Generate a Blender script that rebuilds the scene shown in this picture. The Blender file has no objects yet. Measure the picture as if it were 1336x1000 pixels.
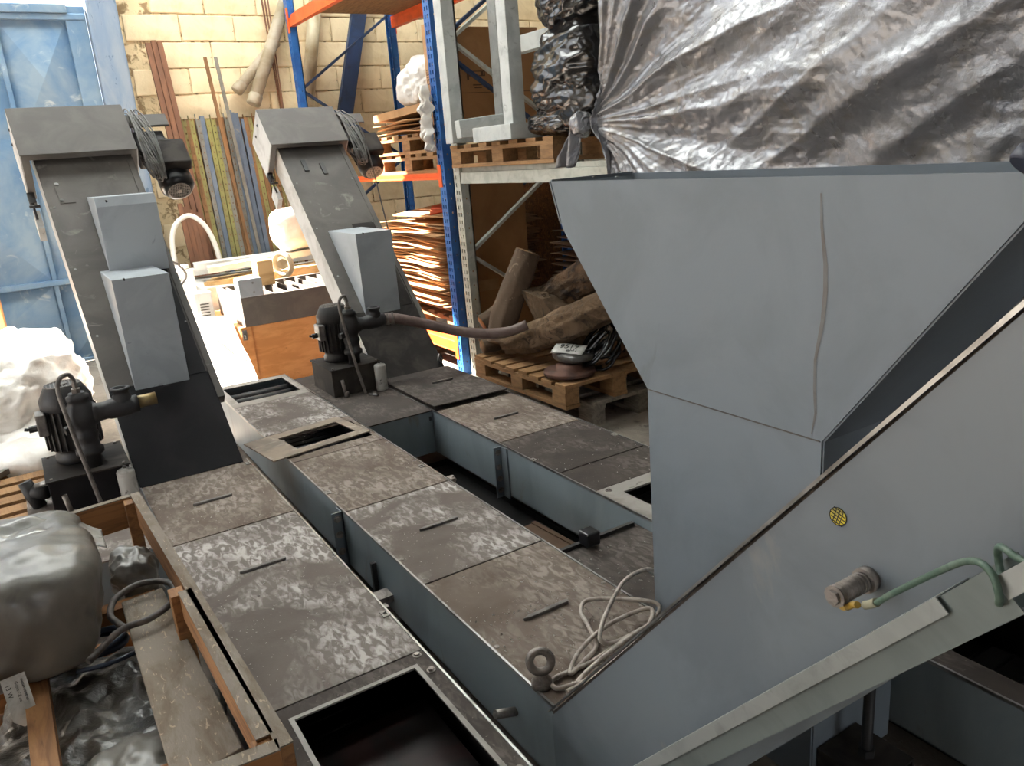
import bpy, bmesh, math, random
from mathutils import Vector, Matrix, noise
random.seed(7)
S = bpy.context.scene
COL = S.collection
PI = math.pi
# ------------------------------------------------------------------ camera
cam = bpy.data.cameras.new('camera'); camo = bpy.data.objects.new('camera', cam); COL.objects.link(camo)
cam.sensor_width = 36.0; cam.lens = 27.79; cam.clip_start = 0.02; cam.clip_end = 200
yaw, pit, rol = math.radians(31.0127), math.radians(16.28997), math.radians(-4.52957)
fw = Vector((math.sin(yaw)*math.cos(pit), math.cos(yaw)*math.cos(pit), -math.sin(pit)))
rt = Vector((math.cos(yaw), -math.sin(yaw), 0)); dn = fw.cross(rt)
cr, sr = math.cos(rol), math.sin(rol)
R0 = rt*cr - dn*sr; R1 = rt*sr + dn*cr
M = Matrix((R0, -R1, -fw)).transposed().to_4x4(); M.translation = (0, 0, 1.58)
camo.matrix_world = M
S.camera = camo
# ------------------------------------------------------------------ light
S.view_settings.view_transform = 'Standard'; S.view_settings.look = 'None'
S.view_settings.gamma = 1; S.view_settings.use_curve_mapping = False
S.view_settings.exposure = 0.74
W = bpy.data.worlds.new('sky'); S.world = W; W.use_nodes = True
bg = W.node_tree.nodes['Background']; bg.inputs[0].default_value = (0.94, 0.97, 1.0, 1); bg.inputs[1].default_value = 2.2
sl = bpy.data.lights.new('sun', 'SUN'); sl.energy = 44; sl.angle = math.radians(.6); sl.color = (1, .91, .80)
so = bpy.data.objects.new('sun', sl); COL.objects.link(so); so.location = (-6, 12, 10)
sd = Vector((-.7*math.cos(math.radians(48.2)), .714*math.cos(math.radians(48.2)), math.sin(math.radians(48.2))))
so.rotation_euler = sd.to_track_quat('Z', 'Y').to_euler()

# ------------------------------------------------------------------ helpers
def lin(h):
    if isinstance(h, str):
        h = h.lstrip('#'); c = [int(h[i:i+2], 16)/255 for i in (0, 2, 4)]
        return tuple((x/12.92 if x <= .04045 else ((x+.055)/1.055)**2.4) for x in c) + (1,)
    return tuple(h) + (1,)

MATS = {}
def mat(name, c, c2=None, scale=6, lo=.45, hi=.62, rough=.6, metal=0, bump=0, bscale=40, c3=None, s3=30, lo3=.6, hi3=.68,
        stretch=(1, 1, 1), spec=.5, rnd=0, coat=0, alpha=1, trans=0, detail=6, bdist=.01, rough2=None, emit=None):
    m = bpy.data.materials.new(name); m.use_nodes = True; MATS[name] = m
    nt = m.node_tree; N = nt.nodes; L = nt.links; b = N['Principled BSDF']
    b.inputs['Roughness'].default_value = rough; b.inputs['Metallic'].default_value = metal
    b.inputs['Specular IOR Level'].default_value = spec
    b.inputs['Coat Weight'].default_value = coat; b.inputs['Coat Roughness'].default_value = .12
    b.inputs['Alpha'].default_value = alpha; b.inputs['Transmission Weight'].default_value = trans
    tc = N.new('ShaderNodeTexCoord'); mp = N.new('ShaderNodeMapping'); mp.inputs['Scale'].default_value = stretch
    L.new(tc.outputs['Object'], mp.inputs[0]); vec = mp.outputs[0]
    out = None
    def ns(sc, dt=detail, dist=0):
        n = N.new('ShaderNodeTexNoise'); n.inputs['Scale'].default_value = sc; n.inputs['Detail'].default_value = dt
        n.inputs['Distortion'].default_value = dist; n.inputs['Roughness'].default_value = .6
        L.new(vec, n.inputs['Vector']); return n
    def mixc(fac, a, bcol):
        x = N.new('ShaderNodeMix'); x.data_type = 'RGBA'
        L.new(fac, x.inputs[0])
        if isinstance(a, tuple): x.inputs[6].default_value = a
        else: L.new(a, x.inputs[6])
        x.inputs[7].default_value = bcol
        return x.outputs[2]
    def ramp(src, a, bb):
        r = N.new('ShaderNodeMapRange'); r.inputs[1].default_value = a; r.inputs[2].default_value = bb
        L.new(src, r.inputs[0]); return r.outputs[0]
    col = lin(c)
    if c2:
        f = ramp(ns(scale, dist=.6).outputs[0], lo, hi); col = mixc(f, col, lin(c2))
        if rough2 is not None:
            rr = N.new('ShaderNodeMapRange'); rr.inputs[3].default_value = rough; rr.inputs[4].default_value = rough2
            L.new(f, rr.inputs[0]); L.new(rr.outputs[0], b.inputs['Roughness'])
    if c3:
        col = mixc(ramp(ns(s3, 8, 1.2).outputs[0], lo3, hi3), col, lin(c3))
    if rnd:
        oi = N.new('ShaderNodeObjectInfo'); hs = N.new('ShaderNodeHueSaturation')
        mr = N.new('ShaderNodeMapRange'); mr.inputs[3].default_value = 1-rnd; mr.inputs[4].default_value = 1+rnd
        L.new(oi.outputs['Random'], mr.inputs[0]); L.new(mr.outputs[0], hs.inputs['Value'])
        if isinstance(col, tuple): hs.inputs['Color'].default_value = col
        else: L.new(col, hs.inputs['Color'])
        col = hs.outputs[0]
    if isinstance(col, tuple): b.inputs['Base Color'].default_value = col
    else: L.new(col, b.inputs['Base Color'])
    if bump:
        bp = N.new('ShaderNodeBump'); bp.inputs['Strength'].default_value = bump; bp.inputs['Distance'].default_value = bdist
        L.new(ns(bscale, 8, .3).outputs[0], bp.inputs['Height']); L.new(bp.outputs[0], b.inputs['Normal'])
    return m

INV = {}
def thing(name, label, cat, loc=(0, 0, 0), rotz=0, group=None):
    o = bpy.data.objects.new(name, None); COL.objects.link(o); o.empty_display_size = .05
    o.location = loc; o.rotation_euler = (0, 0, rotz)
    INV[o] = (Matrix.Translation(loc) @ Matrix.Rotation(rotz, 4, 'Z')).inverted()
    o['label'] = label; o['category'] = cat
    if group: o['group'] = group
    return o
def tag(o, label, cat, group=None):
    o['label'] = label; o['category'] = cat
    if group: o['group'] = group
    return o

class MB:
    def __init__(s): s.bm = bmesh.new()
    def vs(s, pts): return [s.bm.verts.new(p) for p in pts]
    def fc(s, vs, sm=False):
        try:
            f = s.bm.faces.new(vs); f.smooth = sm; return f
        except ValueError: return None
    def hexa(s, p):                       # 8 points: bottom 4, top 4
        v = s.vs(p)
        for q in ((3, 2, 1, 0), (4, 5, 6, 7), (0, 1, 5, 4), (1, 2, 6, 5), (2, 3, 7, 6), (3, 0, 4, 7)): s.fc([v[i] for i in q])
        return s
    def box(s, a, b, mt=None):
        x0, y0, z0 = a; x1, y1, z1 = b
        p = [Vector(q) for q in ((x0, y0, z0), (x1, y0, z0), (x1, y1, z0), (x0, y1, z0), (x0, y0, z1), (x1, y0, z1), (x1, y1, z1), (x0, y1, z1))]
        if mt: p = [mt @ q for q in p]
        return s.hexa(p)
    def cbox(s, c, d, mt=None):
        m = Matrix.Translation(c) @ (mt.to_4x4() if mt else Matrix())
        return s.box([-x/2 for x in d], [x/2 for x in d], m)
    def bar(s, p0, p1, w, h, up=(0, 0, 1)):
        p0 = Vector(p0); p1 = Vector(p1); d = (p1-p0).normalized(); u = Vector(up)
        r = d.cross(u); r = r.normalized() if r.length > 1e-5 else Vector((1, 0, 0)); u = r.cross(d)
        q = []
        for a, bb in ((-1, -1), (1, -1), (1, 1), (-1, 1)): q.append(r*a*w/2+u*bb*h/2)
        return s.hexa([p0+q[0], p0+q[1], p0+q[2], p0+q[3], p1+q[0], p1+q[1], p1+q[2], p1+q[3]])
    def prism(s, poly, ax, a, b):          # poly of 2-tuples in the two other axes in order
        def mk(p, t):
            l = list(p); l.insert(ax, t); return l
        v0 = s.vs([mk(p, a) for p in poly]); v1 = s.vs([mk(p, b) for p in poly]); n = len(poly)
        s.fc(v0[::-1]); s.fc(v1)
        for i in range(n): s.fc([v0[i], v0[(i+1) % n], v1[(i+1) % n], v1[i]])
        return s
    def ring_plate(s, x0, x1, y0, y1, hx0, hx1, hy0, hy1, z0, z1, mt=None):
        o = ((x0, y0), (x1, y0), (x1, y1), (x0, y1)); i = ((hx0, hy0), (hx1, hy0), (hx1, hy1), (hx0, hy1))
        f = (lambda p: mt @ Vector(p)) if mt else (lambda p: p)
        A = s.vs([f((*p, z0)) for p in o]); B = s.vs([f((*p, z0)) for p in i]); C = s.vs([f((*p, z1)) for p in o]); D = s.vs([f((*p, z1)) for p in i])
        for k in range(4):
            j = (k+1) % 4
            s.fc([A[k], A[j], C[j], C[k]]); s.fc([B[j], B[k], D[k], D[j]]); s.fc([C[k], C[j], D[j], D[k]]); s.fc([A[j], A[k], B[k], B[j]])
        return s
    def frame(s, d):
        d = d.normalized(); a = Vector((0, 0, 1)) if abs(d.z) < .9 else Vector((1, 0, 0))
        u = d.cross(a).normalized(); return u, d.cross(u)
    def tube(s, pts, r, seg=10, caps=True, sm=True):
        pts = [Vector(p) for p in pts]; n = len(pts); rs = r if isinstance(r, (list, tuple)) else [r]*n
        d0 = pts[1]-pts[0]; u, v = s.frame(d0); rings = []
        for i, p in enumerate(pts):
            d = (pts[min(i+1, n-1)]-pts[max(i-1, 0)]).normalized()
            u = (u-d*u.dot(d)).normalized(); v = d.cross(u)
            rings.append(s.vs([p+(u*math.cos(t)+v*math.sin(t))*rs[i] for t in [2*PI*k/seg for k in range(seg)]]))
        for a, b in zip(rings, rings[1:]):
            for k in range(seg): s.fc([a[k], a[(k+1) % seg], b[(k+1) % seg], b[k]], sm)
        if caps: s.fc(rings[0][::-1]); s.fc(rings[-1])
        return s
    def cyl(s, p0, p1, r, r2=None, seg=16, caps=True, sm=True):
        return s.tube([p0, p1], [r, r if r2 is None else r2], seg, caps, sm)
    def lathe(s, prof, o=(0, 0, 0), ax=(0, 0, 1), seg=20, sm=True):
        o = Vector(o); ax = Vector(ax).normalized(); u, v = s.frame(ax); rings = []
        for r, z in prof:
            rings.append(s.vs([o+ax*z+(u*math.cos(t)+v*math.sin(t))*max(r, 1e-4) for t in [2*PI*k/seg for k in range(seg)]]))
        for a, b in zip(rings, rings[1:]):
            for k in range(seg): s.fc([a[k], a[(k+1) % seg], b[(k+1) % seg], b[k]], sm)
        s.fc(rings[0][::-1]); s.fc(rings[-1])
        return s
    def torus(s, c, R, r, ax, seg=28, rs=10):
        c = Vector(c); ax = Vector(ax); u, v = s.frame(ax); ax = ax.normalized(); rings = []
        for k in range(seg):
            t = 2*PI*k/seg; d = u*math.cos(t)+v*math.sin(t)
            rings.append(s.vs([c+d*(R+r*math.cos(q))+ax*r*math.sin(q) for q in [2*PI*j/rs for j in range(rs)]]))
        for k in range(seg):
            a, b = rings[k], rings[(k+1) % seg]
            for j in range(rs): s.fc([a[j], a[(j+1) % rs], b[(j+1) % rs], b[j]], True)
        return s
    def grid(s, fn, nu, nv, sm=True):
        V = [[s.bm.verts.new(fn(i/nu, j/nv)) for j in range(nv+1)] for i in range(nu+1)]
        for i in range(nu):
            for j in range(nv): s.fc([V[i][j], V[i+1][j], V[i+1][j+1], V[i][j+1]], sm)
        return s
    def build(s, name, m, parent=None, label=None, local=False, bev=0, sub=0, solid=0):
        bmesh.ops.recalc_face_normals(s.bm, faces=s.bm.faces[:]) if not solid else None
        iv = INV.get(parent) if parent else None
        if iv is not None and not local: s.bm.transform(iv)
        me = bpy.data.meshes.new(name); s.bm.to_mesh(me); s.bm.free()
        o = bpy.data.objects.new(name, me); COL.objects.link(o)
        if m: me.materials.append(MATS[m] if isinstance(m, str) else m)
        if parent:
            o.parent = parent
            if parent in INV: INV[o] = INV[parent]
        if label: o['label'] = label
        if solid: md = o.modifiers.new('solid', 'SOLIDIFY'); md.thickness = solid; md.offset = 0
        if bev: md = o.modifiers.new('bevel', 'BEVEL'); md.width = bev; md.segments = 2; md.limit_method = 'ANGLE'
        if sub: md = o.modifiers.new('sub', 'SUBSURF'); md.levels = sub; md.render_levels = sub
        return o
def struct(o): o['kind'] = 'structure'; return o
def share(src, parent, loc=(0, 0, 0), rot=(0, 0, 0), name=None):
    c = src.copy(); COL.objects.link(c); c.parent = parent; c.location = loc; c.rotation_euler = rot
    return c
def copy_tree(o, parent=None):
    c = o.copy(); COL.objects.link(c); c.parent = parent
    if o in INV: INV[c] = INV[o]
    for ch in list(o.children): copy_tree(ch, c)
    return c
def bez(pts, n=10):                        # Catmull-Rom through points
    P = [Vector(p) for p in pts]; P = [P[0]*2-P[1]] + P + [P[-1]*2-P[-2]]; out = []
    for i in range(1, len(P)-2):
        a, b, c, d = P[i-1:i+3]
        for k in range(n):
            t = k/n
            out.append(.5*((2*b)+(c-a)*t+(2*a-5*b+4*c-d)*t*t+(3*b-a-3*c+d)*t**3))
    out.append(P[-2]); return out
def nz(p, s=1.0): return noise.noise(Vector(p)*s)
def ridge(p, s=1.0): return 1-abs(noise.noise(Vector(p)*s))*2
def crumple(q, k=1.0):
    w = q+Vector((nz(q, 5*k), nz(q+Vector((7, 1, 3)), 5*k), nz(q+Vector((2, 9, 4)), 5*k)))*.04/k
    return .62*noise.voronoi(w*5.5*k)[0][0]+.36*noise.voronoi(w*12*k)[0][0]+.2*noise.voronoi(w*27*k)[0][0]-.45
def bag(name, m, c, dims, amp, seed, parent=None, ex=3.0, sub=6, fl=0, rot=0, k=1.0, st=(1, 1, 1)):
    bm = bmesh.new(); bmesh.ops.create_icosphere(bm, subdivisions=sub, radius=1)
    off = Vector((seed*3.7, seed*1.3, seed*7.1))
    for v in bm.verts:
        p = v.co.copy(); kk = (abs(p.x)**ex+abs(p.y)**ex+abs(p.z)**ex)**(-1/ex); q = p*kk
        q = Vector((q.x*dims[0]/2, q.y*dims[1]/2, q.z*dims[2]/2))
        q = q + p.normalized()*amp*(1.5*crumple(Vector((q.x*st[0], q.y*st[1], q.z*st[2]))+off, k)+.7*nz(q+off, 3.5))
        if fl: q.z = max(q.z, -dims[2]/2+fl)
        v.co = q
    for f in bm.faces: f.smooth = True
    bm.transform(Matrix.Translation(c) @ Matrix.Rotation(rot, 4, 'Z'))
    b = MB(); b.bm.free(); b.bm = bm
    return b.build(name, m, parent)

# ------------------------------------------------------------------ materials
def plate_mat(name, base, light, dark, amount):
    m = bpy.data.materials.new(name); m.use_nodes = True; MATS[name] = m
    nt = m.node_tree; N = nt.nodes; L = nt.links; b = N['Principled BSDF']; b.inputs['Roughness'].default_value = .78; b.inputs['Specular IOR Level'].default_value = .22
    tc = N.new('ShaderNodeTexCoord')
    def ns(sc, dt, dist=0, str_=(1, 1, 1)):
        mp = N.new('ShaderNodeMapping'); mp.inputs['Scale'].default_value = str_; L.new(tc.outputs['Object'], mp.inputs[0])
        n = N.new('ShaderNodeTexNoise'); n.inputs['Scale'].default_value = sc; n.inputs['Detail'].default_value = dt; n.inputs['Distortion'].default_value = dist
        L.new(mp.outputs[0], n.inputs['Vector']); return n.outputs[0]
    def rng(x, a, c, lo=0, hi=1):
        r = N.new('ShaderNodeMapRange'); r.inputs[1].default_value = a; r.inputs[2].default_value = c; r.inputs[3].default_value = lo; r.inputs[4].default_value = hi
        L.new(x, r.inputs[0]); return r.outputs[0]
    def mul(x, y):
        q = N.new('ShaderNodeMath'); q.operation = 'MULTIPLY'; L.new(x, q.inputs[0]); L.new(y, q.inputs[1]); return q.outputs[0]
    def mix(f, a, c):
        x = N.new('ShaderNodeMix'); x.data_type = 'RGBA'; L.new(f, x.inputs[0])
        if isinstance(a, tuple): x.inputs[6].default_value = a
        else: L.new(a, x.inputs[6])
        x.inputs[7].default_value = c; return x.outputs[2]
    patch = rng(ns(3.4, 7, .7), .42, .60); scale = rng(ns(24, 9, .9, (2.0, .8, 1)), .44, .60, .15, 1)
    col = mix(rng(ns(7, 6, .6), .35, .7, 0, .6), lin(base), lin(dark))
    col = mix(rng(mul(patch, scale), 0, 1, 0, amount), col, lin(light))
    col = mix(rng(ns(120, 2), .70, .74, 0, .7), col, lin(light))
    L.new(col, b.inputs['Base Color'])
    bp = N.new('ShaderNodeBump'); bp.inputs['Strength'].default_value = .25; bp.inputs['Distance'].default_value = .004
    L.new(ns(60, 6), bp.inputs['Height']); L.new(bp.outputs[0], b.inputs['Normal'])
mat('hopper_grey', '#747d86', '#6d767e', 3, rough=.5, c3='#5f666a', s3=5, lo3=.66, hi3=.8, bump=.05, bscale=90)
mat('streak', '#625e5b', '#6a6c6e', 9, rough=.5)
mat('panel_grey', '#6d757c', '#646c73', 4, rough=.45, c3='#8b8780', s3=3, lo3=.6, hi3=.75)
mat('side_grey', '#7c878d', '#6f797f', 3, rough=.42, c3='#6c665c', s3=6, lo3=.6, hi3=.72, stretch=(1, 1, .35))
plate_mat('plate_dust', '#665d57', '#b3ada9', '#544c47', .95)
plate_mat('plate_brown', '#685c53', '#a0978f', '#4c3f34', .65)
plate_mat('plate_dark', '#433c38', '#7a726c', '#2c2826', .5)
mat('plate_light', '#8f8a84', '#77726c', 6, rough=.6, c3='#5b5650', s3=14, lo3=.62, hi3=.7)
mat('black_paint', '#18181b', '#211f22', 5, rough=.7, spec=.2, c3='#3a3836', s3=34, lo3=.72, hi3=.75)
mat('duct_dust', '#4b4744', '#5e5954', 4, lo=.4, hi=.65, rough=.7, c3='#7f7a74', s3=9, lo3=.62, hi3=.72, bump=.1, bscale=60, bdist=.003)
mat('hood_dust', '#5e5a57', '#686460', 5, rough=.75)
mat('white_side', '#b6b6b4', '#9b9a97', 6, rough=.5, c3='#76736f', s3=14, lo3=.64, hi3=.72)
mat('box_grey', '#a2a9af', '#969da3', 4, rough=.42, c3='#6b7075', s3=9, lo3=.66, hi3=.74)
mat('black_metal', '#222123', '#37342f', 7, lo=.5, hi=.75, rough=.55, bump=.1)
mat('black_gloss', '#1a1b1e', rough=.3)
mat('dust_black', '#2f2c2a', '#46413d', 6, rough=.8, spec=.2)
mat('oil_black', '#0c0b0c', rough=.35)
mat('oil_red', '#0d0808', '#1f0d0b', 5, lo=.5, hi=.6, rough=.5, spec=.2)
mat('galv', '#989d9c', '#8a908f', 9, rough=.42, metal=.4, c3='#7f8583', s3=16, lo3=.55, hi3=.75)
mat('galv_dark', '#6c7574', '#626b6a', 9, rough=.45, metal=.2)
mat('stand_paint', '#b9bdbb', '#a7abaa', 7, rough=.5, c3='#8d908e', s3=14, lo3=.6, hi3=.72)
mat('osb', '#6d4a2b', '#4d3520', 22, rough=.9, c3='#8a6338', s3=40, lo3=.52, hi3=.6)
mat('steel', '#9a9a98', '#6d6c6a', 8, rough=.35, metal=.8)
mat('bolt_steel', '#8c8580', '#6c655f', 30, rough=.5, metal=.6, bump=.2, bscale=120)
mat('brass', '#8c7a52', '#6d6350', 14, rough=.45, metal=.7)
mat('filter', '#a3a19c', '#7c7a76', 12, rough=.5, c3='#4c4946', s3=10, lo3=.66, hi3=.7)
mat('tube_grey', '#76716d', '#5a5653', 20, rough=.5, metal=.3)
mat('hose', '#5d4c46', '#72605a', 10, rough=.45)
mat('cable_grey', '#6f6d6b', '#57534f', 20, rough=.6)
mat('cable_pale', '#b3a9a0', '#8d837a', 20, rough=.6)
mat('cable_white', '#dedad2', rough=.5)
mat('cable_dark', '#3a3634', '#57504b', 20, rough=.6)
mat('cable_blue', '#1e2a3c', rough=.5)
mat('cable_green', '#42584b', '#5d6d62', 30, rough=.6)
mat('crimp', '#87846f', '#767462', 20, rough=.6)
mat('amber', '#9a7a2c', '#83713a', 20, rough=.5)
mat('yellow', '#c9b72a', '#a39a4a', 20, rough=.5)
mat('black_ink', '#1d1c1b', rough=.7)
mat('brown_ink', '#5a3d28', rough=.8)
mat('blue_gate', '#5f7f9f', '#8297a8', 2.2, lo=.4, hi=.62, rough=.36, c3='#b9c0c2', s3=4, lo3=.6, hi3=.72, bump=.12, bscale=6, bdist=.02, metal=.2)
mat('blue_conc', '#71849b', '#84919f', 6, rough=.8, c3='#566a80', s3=18, lo3=.62, hi3=.66, stretch=(1, 1, .3), bump=.5, bscale=25)
mat('cream_block', '#e9d6b2', '#d9c39c', 4, rough=.9, c3='#6b5a46', s3=26, lo3=.66, hi3=.7, rnd=.06, bump=.6, bscale=35, bdist=.006)
mat('mortar', '#dcc7a0', '#8d7757', 14, rough=.95, bump=.6, bscale=30, lo=.5, hi=.6)
mat('concrete', '#8b8278', '#6e665d', 2.5, rough=.85, c3='#544d46', s3=9, lo3=.58, hi3=.7, bump=.4, bscale=60, bdist=.006)
mat('roof_metal', '#7f8488', '#6a6e72', 2, rough=.6)
mat('wall_plain', '#b6aa95', '#9f937f', 2, rough=.9)
mat('rack_blue', '#2f69b0', '#28579a', 8, rough=.42, c3='#7c93ae', s3=30, lo3=.68, hi3=.72)
mat('rack_dark', '#2a3f63', '#25324b', 8, rough=.5)
mat('rack_orange', '#e8622a', '#d4551f', 8, rough=.45)
mat('rack_white', '#b7b8ae', '#a1a298', 10, rough=.45, c3='#7e7f78', s3=25, lo3=.66, hi3=.72)
mat('pallet_wood', '#94704a', '#7b5c3c', 7, stretch=(6, 1, 6), rough=.8, c3='#5b4630', s3=12, lo3=.62, hi3=.75, rnd=.12, bump=.2)
mat('pallet_grey', '#8b8377', '#6f675c', 8, stretch=(6, 1, 6), rough=.85, rnd=.12, bump=.2)
mat('frame_wood', '#96663a', '#78502c', 6, stretch=(.6, 4, 9), rough=.75, c3='#5e3a1e', s3=7, lo3=.62, hi3=.7, bump=.2)
mat('frame_wood_y', '#93683f', '#754f2f', 6, stretch=(5, .6, 9), rough=.75, c3='#5e3f24', s3=9, lo3=.64, hi3=.72, bump=.2)
mat('dusty_wood', '#7f766b', '#6d6051', 6, stretch=(3, 1, 3), rough=.9, c3='#a4937e', s3=30, lo3=.6, hi3=.66, bump=.3)
mat('ply_orange', '#d69a61', '#c4874e', 4, stretch=(1, 4, 4), rough=.6, c3='#8c5528', s3=6, lo3=.64, hi3=.74)
mat('ply_light', '#c9a878', '#b29160', 5, stretch=(1, 4, 4), rough=.7)
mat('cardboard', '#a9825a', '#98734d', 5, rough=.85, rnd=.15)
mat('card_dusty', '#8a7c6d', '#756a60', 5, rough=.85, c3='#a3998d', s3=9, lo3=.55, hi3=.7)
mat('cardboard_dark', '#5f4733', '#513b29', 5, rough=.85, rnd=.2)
mat('carton', '#9b6f45', '#8d633c', 3, rough=.8, bump=.05)
mat('carton_red', '#c4532c', '#a94524', 5, rough=.8)
mat('casting', '#5d5752', '#6b645d', 6, rough=.6)
mat('white_paint', '#d9d8d3', '#c6c4be', 5, rough=.5)
mat('white_plastic', '#e8e4de', '#d8d2ca', 5, rough=.35, bump=.3, bscale=20, bdist=.02)
mat('black_plastic', '#0d0d0f', rough=.2, spec=.5, coat=.3, bump=.25, bscale=30, bdist=.008)
mat('tarp', '#84858a', '#747579', 3, lo=.4, hi=.7, rough=.22, spec=.8, metal=.4, bump=.5, bscale=30, bdist=.012, c3='#77716a', s3=6, lo3=.5, hi3=.75, rough2=.36, coat=.6)
mat('dusty_plastic', '#66635d', '#76726a', 3.5, rough=.38, spec=.5, coat=.15, bump=.2, bscale=25, bdist=.006, c3='#504e49', s3=5, lo3=.55, hi3=.7)
mat('dark_plastic', '#35332f', '#4a4640', 4, rough=.28, spec=.7, coat=.3, bump=.6, bscale=11, bdist=.03)
mat('clear_fold', '#a5a4a0', '#8d8c88', 5, rough=.25, spec=.6, coat=.3)
mat('label_white', '#b9b8b3', '#a5a39d', 20, rough=.5)
mat('bark', '#57442f', '#76604a', 6, rough=.95, c3='#3d2f23', s3=14, lo3=.54, hi3=.66, stretch=(1, 1, 1), bump=.9, bscale=26, bdist=.02)
mat('bark_dark', '#463422', '#644c36', 7, rough=.95, c3='#2b2018', s3=10, lo3=.52, hi3=.62, bump=1, bscale=18, bdist=.03)
mat('bark_smooth', '#5d4b3b', '#514132', 6, rough=.85, c3='#8d7a66', s3=12, lo3=.6, hi3=.7, bump=.4, bscale=26)
mat('endgrain', '#7c5f42', '#634a33', 12, rough=.9)
mat('end_orange', '#9a6238', '#7d4e2c', 12, rough=.9)
mat('rust', '#5d4034', '#45322b', 8, rough=.7, metal=.3)
mat('olive_bar', '#8f8a52', '#7d744a', 5, stretch=(3, 3, .6), rough=.55, c3='#7c6444', s3=8, lo3=.56, hi3=.7)
mat('blue_bar', '#5d6a7c', '#6b7684', 6, rough=.5, c3='#8a8378', s3=10, lo3=.64, hi3=.72)
mat('brown_bar', '#6d4a36', '#80583f', 6, rough=.7, stretch=(3, 3, .5))
mat('grey_bar', '#837f76', '#6f6b62', 6, rough=.5)
mat('rust_bar', '#8a633e', '#6f5133', 8, rough=.7, stretch=(3, 3, .5))
mat('pipe_pvc', '#c9bda2', '#a08c68', 6, rough=.5, stretch=(1, 1, .4))
mat('pipe_grey', '#a19683', '#8a7d66', 6, rough=.55)
mat('navy', '#23283a', '#2e3348', 10, rough=.45)
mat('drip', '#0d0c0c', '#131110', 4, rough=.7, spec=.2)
mat('chip', '#b9b4ac', rough=.6)
m_ = bpy.data.materials.new('fill_panel'); m_.use_nodes = True; MATS['fill_panel'] = m_
nt_ = m_.node_tree; tr_ = nt_.nodes.new('ShaderNodeBsdfTranslucent'); tr_.inputs[0].default_value = (.70, .74, .76, 1)
nt_.links.new(tr_.outputs[0], nt_.nodes['Material Output'].inputs[0])
# ------------------------------------------------------------------ structure
fl = struct(MB().box((-14, -12, -.2), (8, 22, 0)).build('floor', 'concrete'))
rf = MB().box((-5.2, -9, 5.7), (6.2, 1.9, 5.8)).box((-5.2, 2.3, 5.7), (6.2, 5.2, 5.8)).box((-5.2, 7.6, 5.7), (6.2, 8.5, 5.8)).box((-5.2, 1.9, 5.7), (-2.5, 7.6, 5.8)).box((4.0, 1.9, 5.7), (6.2, 7.6, 5.8))
struct(rf.build('ceiling', 'roof_metal'))
for k, (y0, y1) in enumerate(((1.9, 2.3), (5.2, 7.6))):  # unseen roof panels added to lift the top light and brighten the back
    struct(MB().box((-2.5, y0, 5.75), (4.0, y1, 5.755)).build('fill_skylight_%d' % (k+1), 'fill_panel'))
wb = struct(MB().box((1.19, 8.31, 0), (6.2, 8.5, 5.7)).build('wall_back', 'mortar'))
bw, bh = .485, .232
blk = []
for k in range(4):
    b = MB(); jit = [[random.uniform(-.008, .008) for _ in range(3)] for _ in range(8)]
    x, y, z = bw/2-.004, .03, bh/2-.004
    pts = [(-x, -y, -z), (x, -y, -z), (x, y, -z), (-x, y, -z), (-x, -y, z), (x, -y, z), (x, y, z), (-x, y, z)]
    b.hexa([[p[i]+jit[n][i]*(1 if i != 1 else .6) for i in range(3)] for n, p in enumerate(pts)])
    o = b.build('block', 'cream_block', wb, local=True, bev=.008); blk.append(o)
used = set()
for r in range(15):
    for c in range(10):
        xx = 1.24+bw/2+c*bw+(bw/2 if r % 2 else 0); zz = .12+r*bh
        if xx > 5.9: continue
        k = random.randrange(4)
        if k not in used: o = blk[k]; used.add(k)
        else: o = share(blk[k], wb)
        o.location = (xx, 8.325+random.uniform(-.004, .004), zz)
struct(MB().box((.945, 8.12, 0), (1.195, 8.5, 5.7)).build('trim_1', 'blue_conc', bev=.02))
struct(MB().box((-5.2, 8.2, 0), (-1.35, 8.5, 3.05)).build('wall_gate', 'wall_plain'))
struct(MB().box((6.0, -9, 0), (6.2, 8.5, 5.7)).build('wall_right', 'wall_plain'))
wl = MB().box((-5.2, 5.6, 0), (-5, 8.5, 5.7)).box((-5.2, -9, 0), (-5, .6, 5.7)).box((-5.2, .6, 3.4), (-5, 5.6, 5.7))
struct(MB().box((-5.2, -9.2, 0), (-1.5, -9, 5.7)).box((2.5, -9.2, 0), (6.2, -9, 5.7)).box((-1.5, -9.2, 3.5), (2.5, -9, 5.7)).build('wall_front', 'wall_plain'))
struct(wl.build('wall_left', 'wall_plain'))

struct(MB().box((-5.2, 8.2, 5.65), (1.19, 8.5, 5.7)).build('sun_cut_lintel', 'wall_plain'))  # unseen lintel strip added to cut off the sun above the gate
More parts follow.
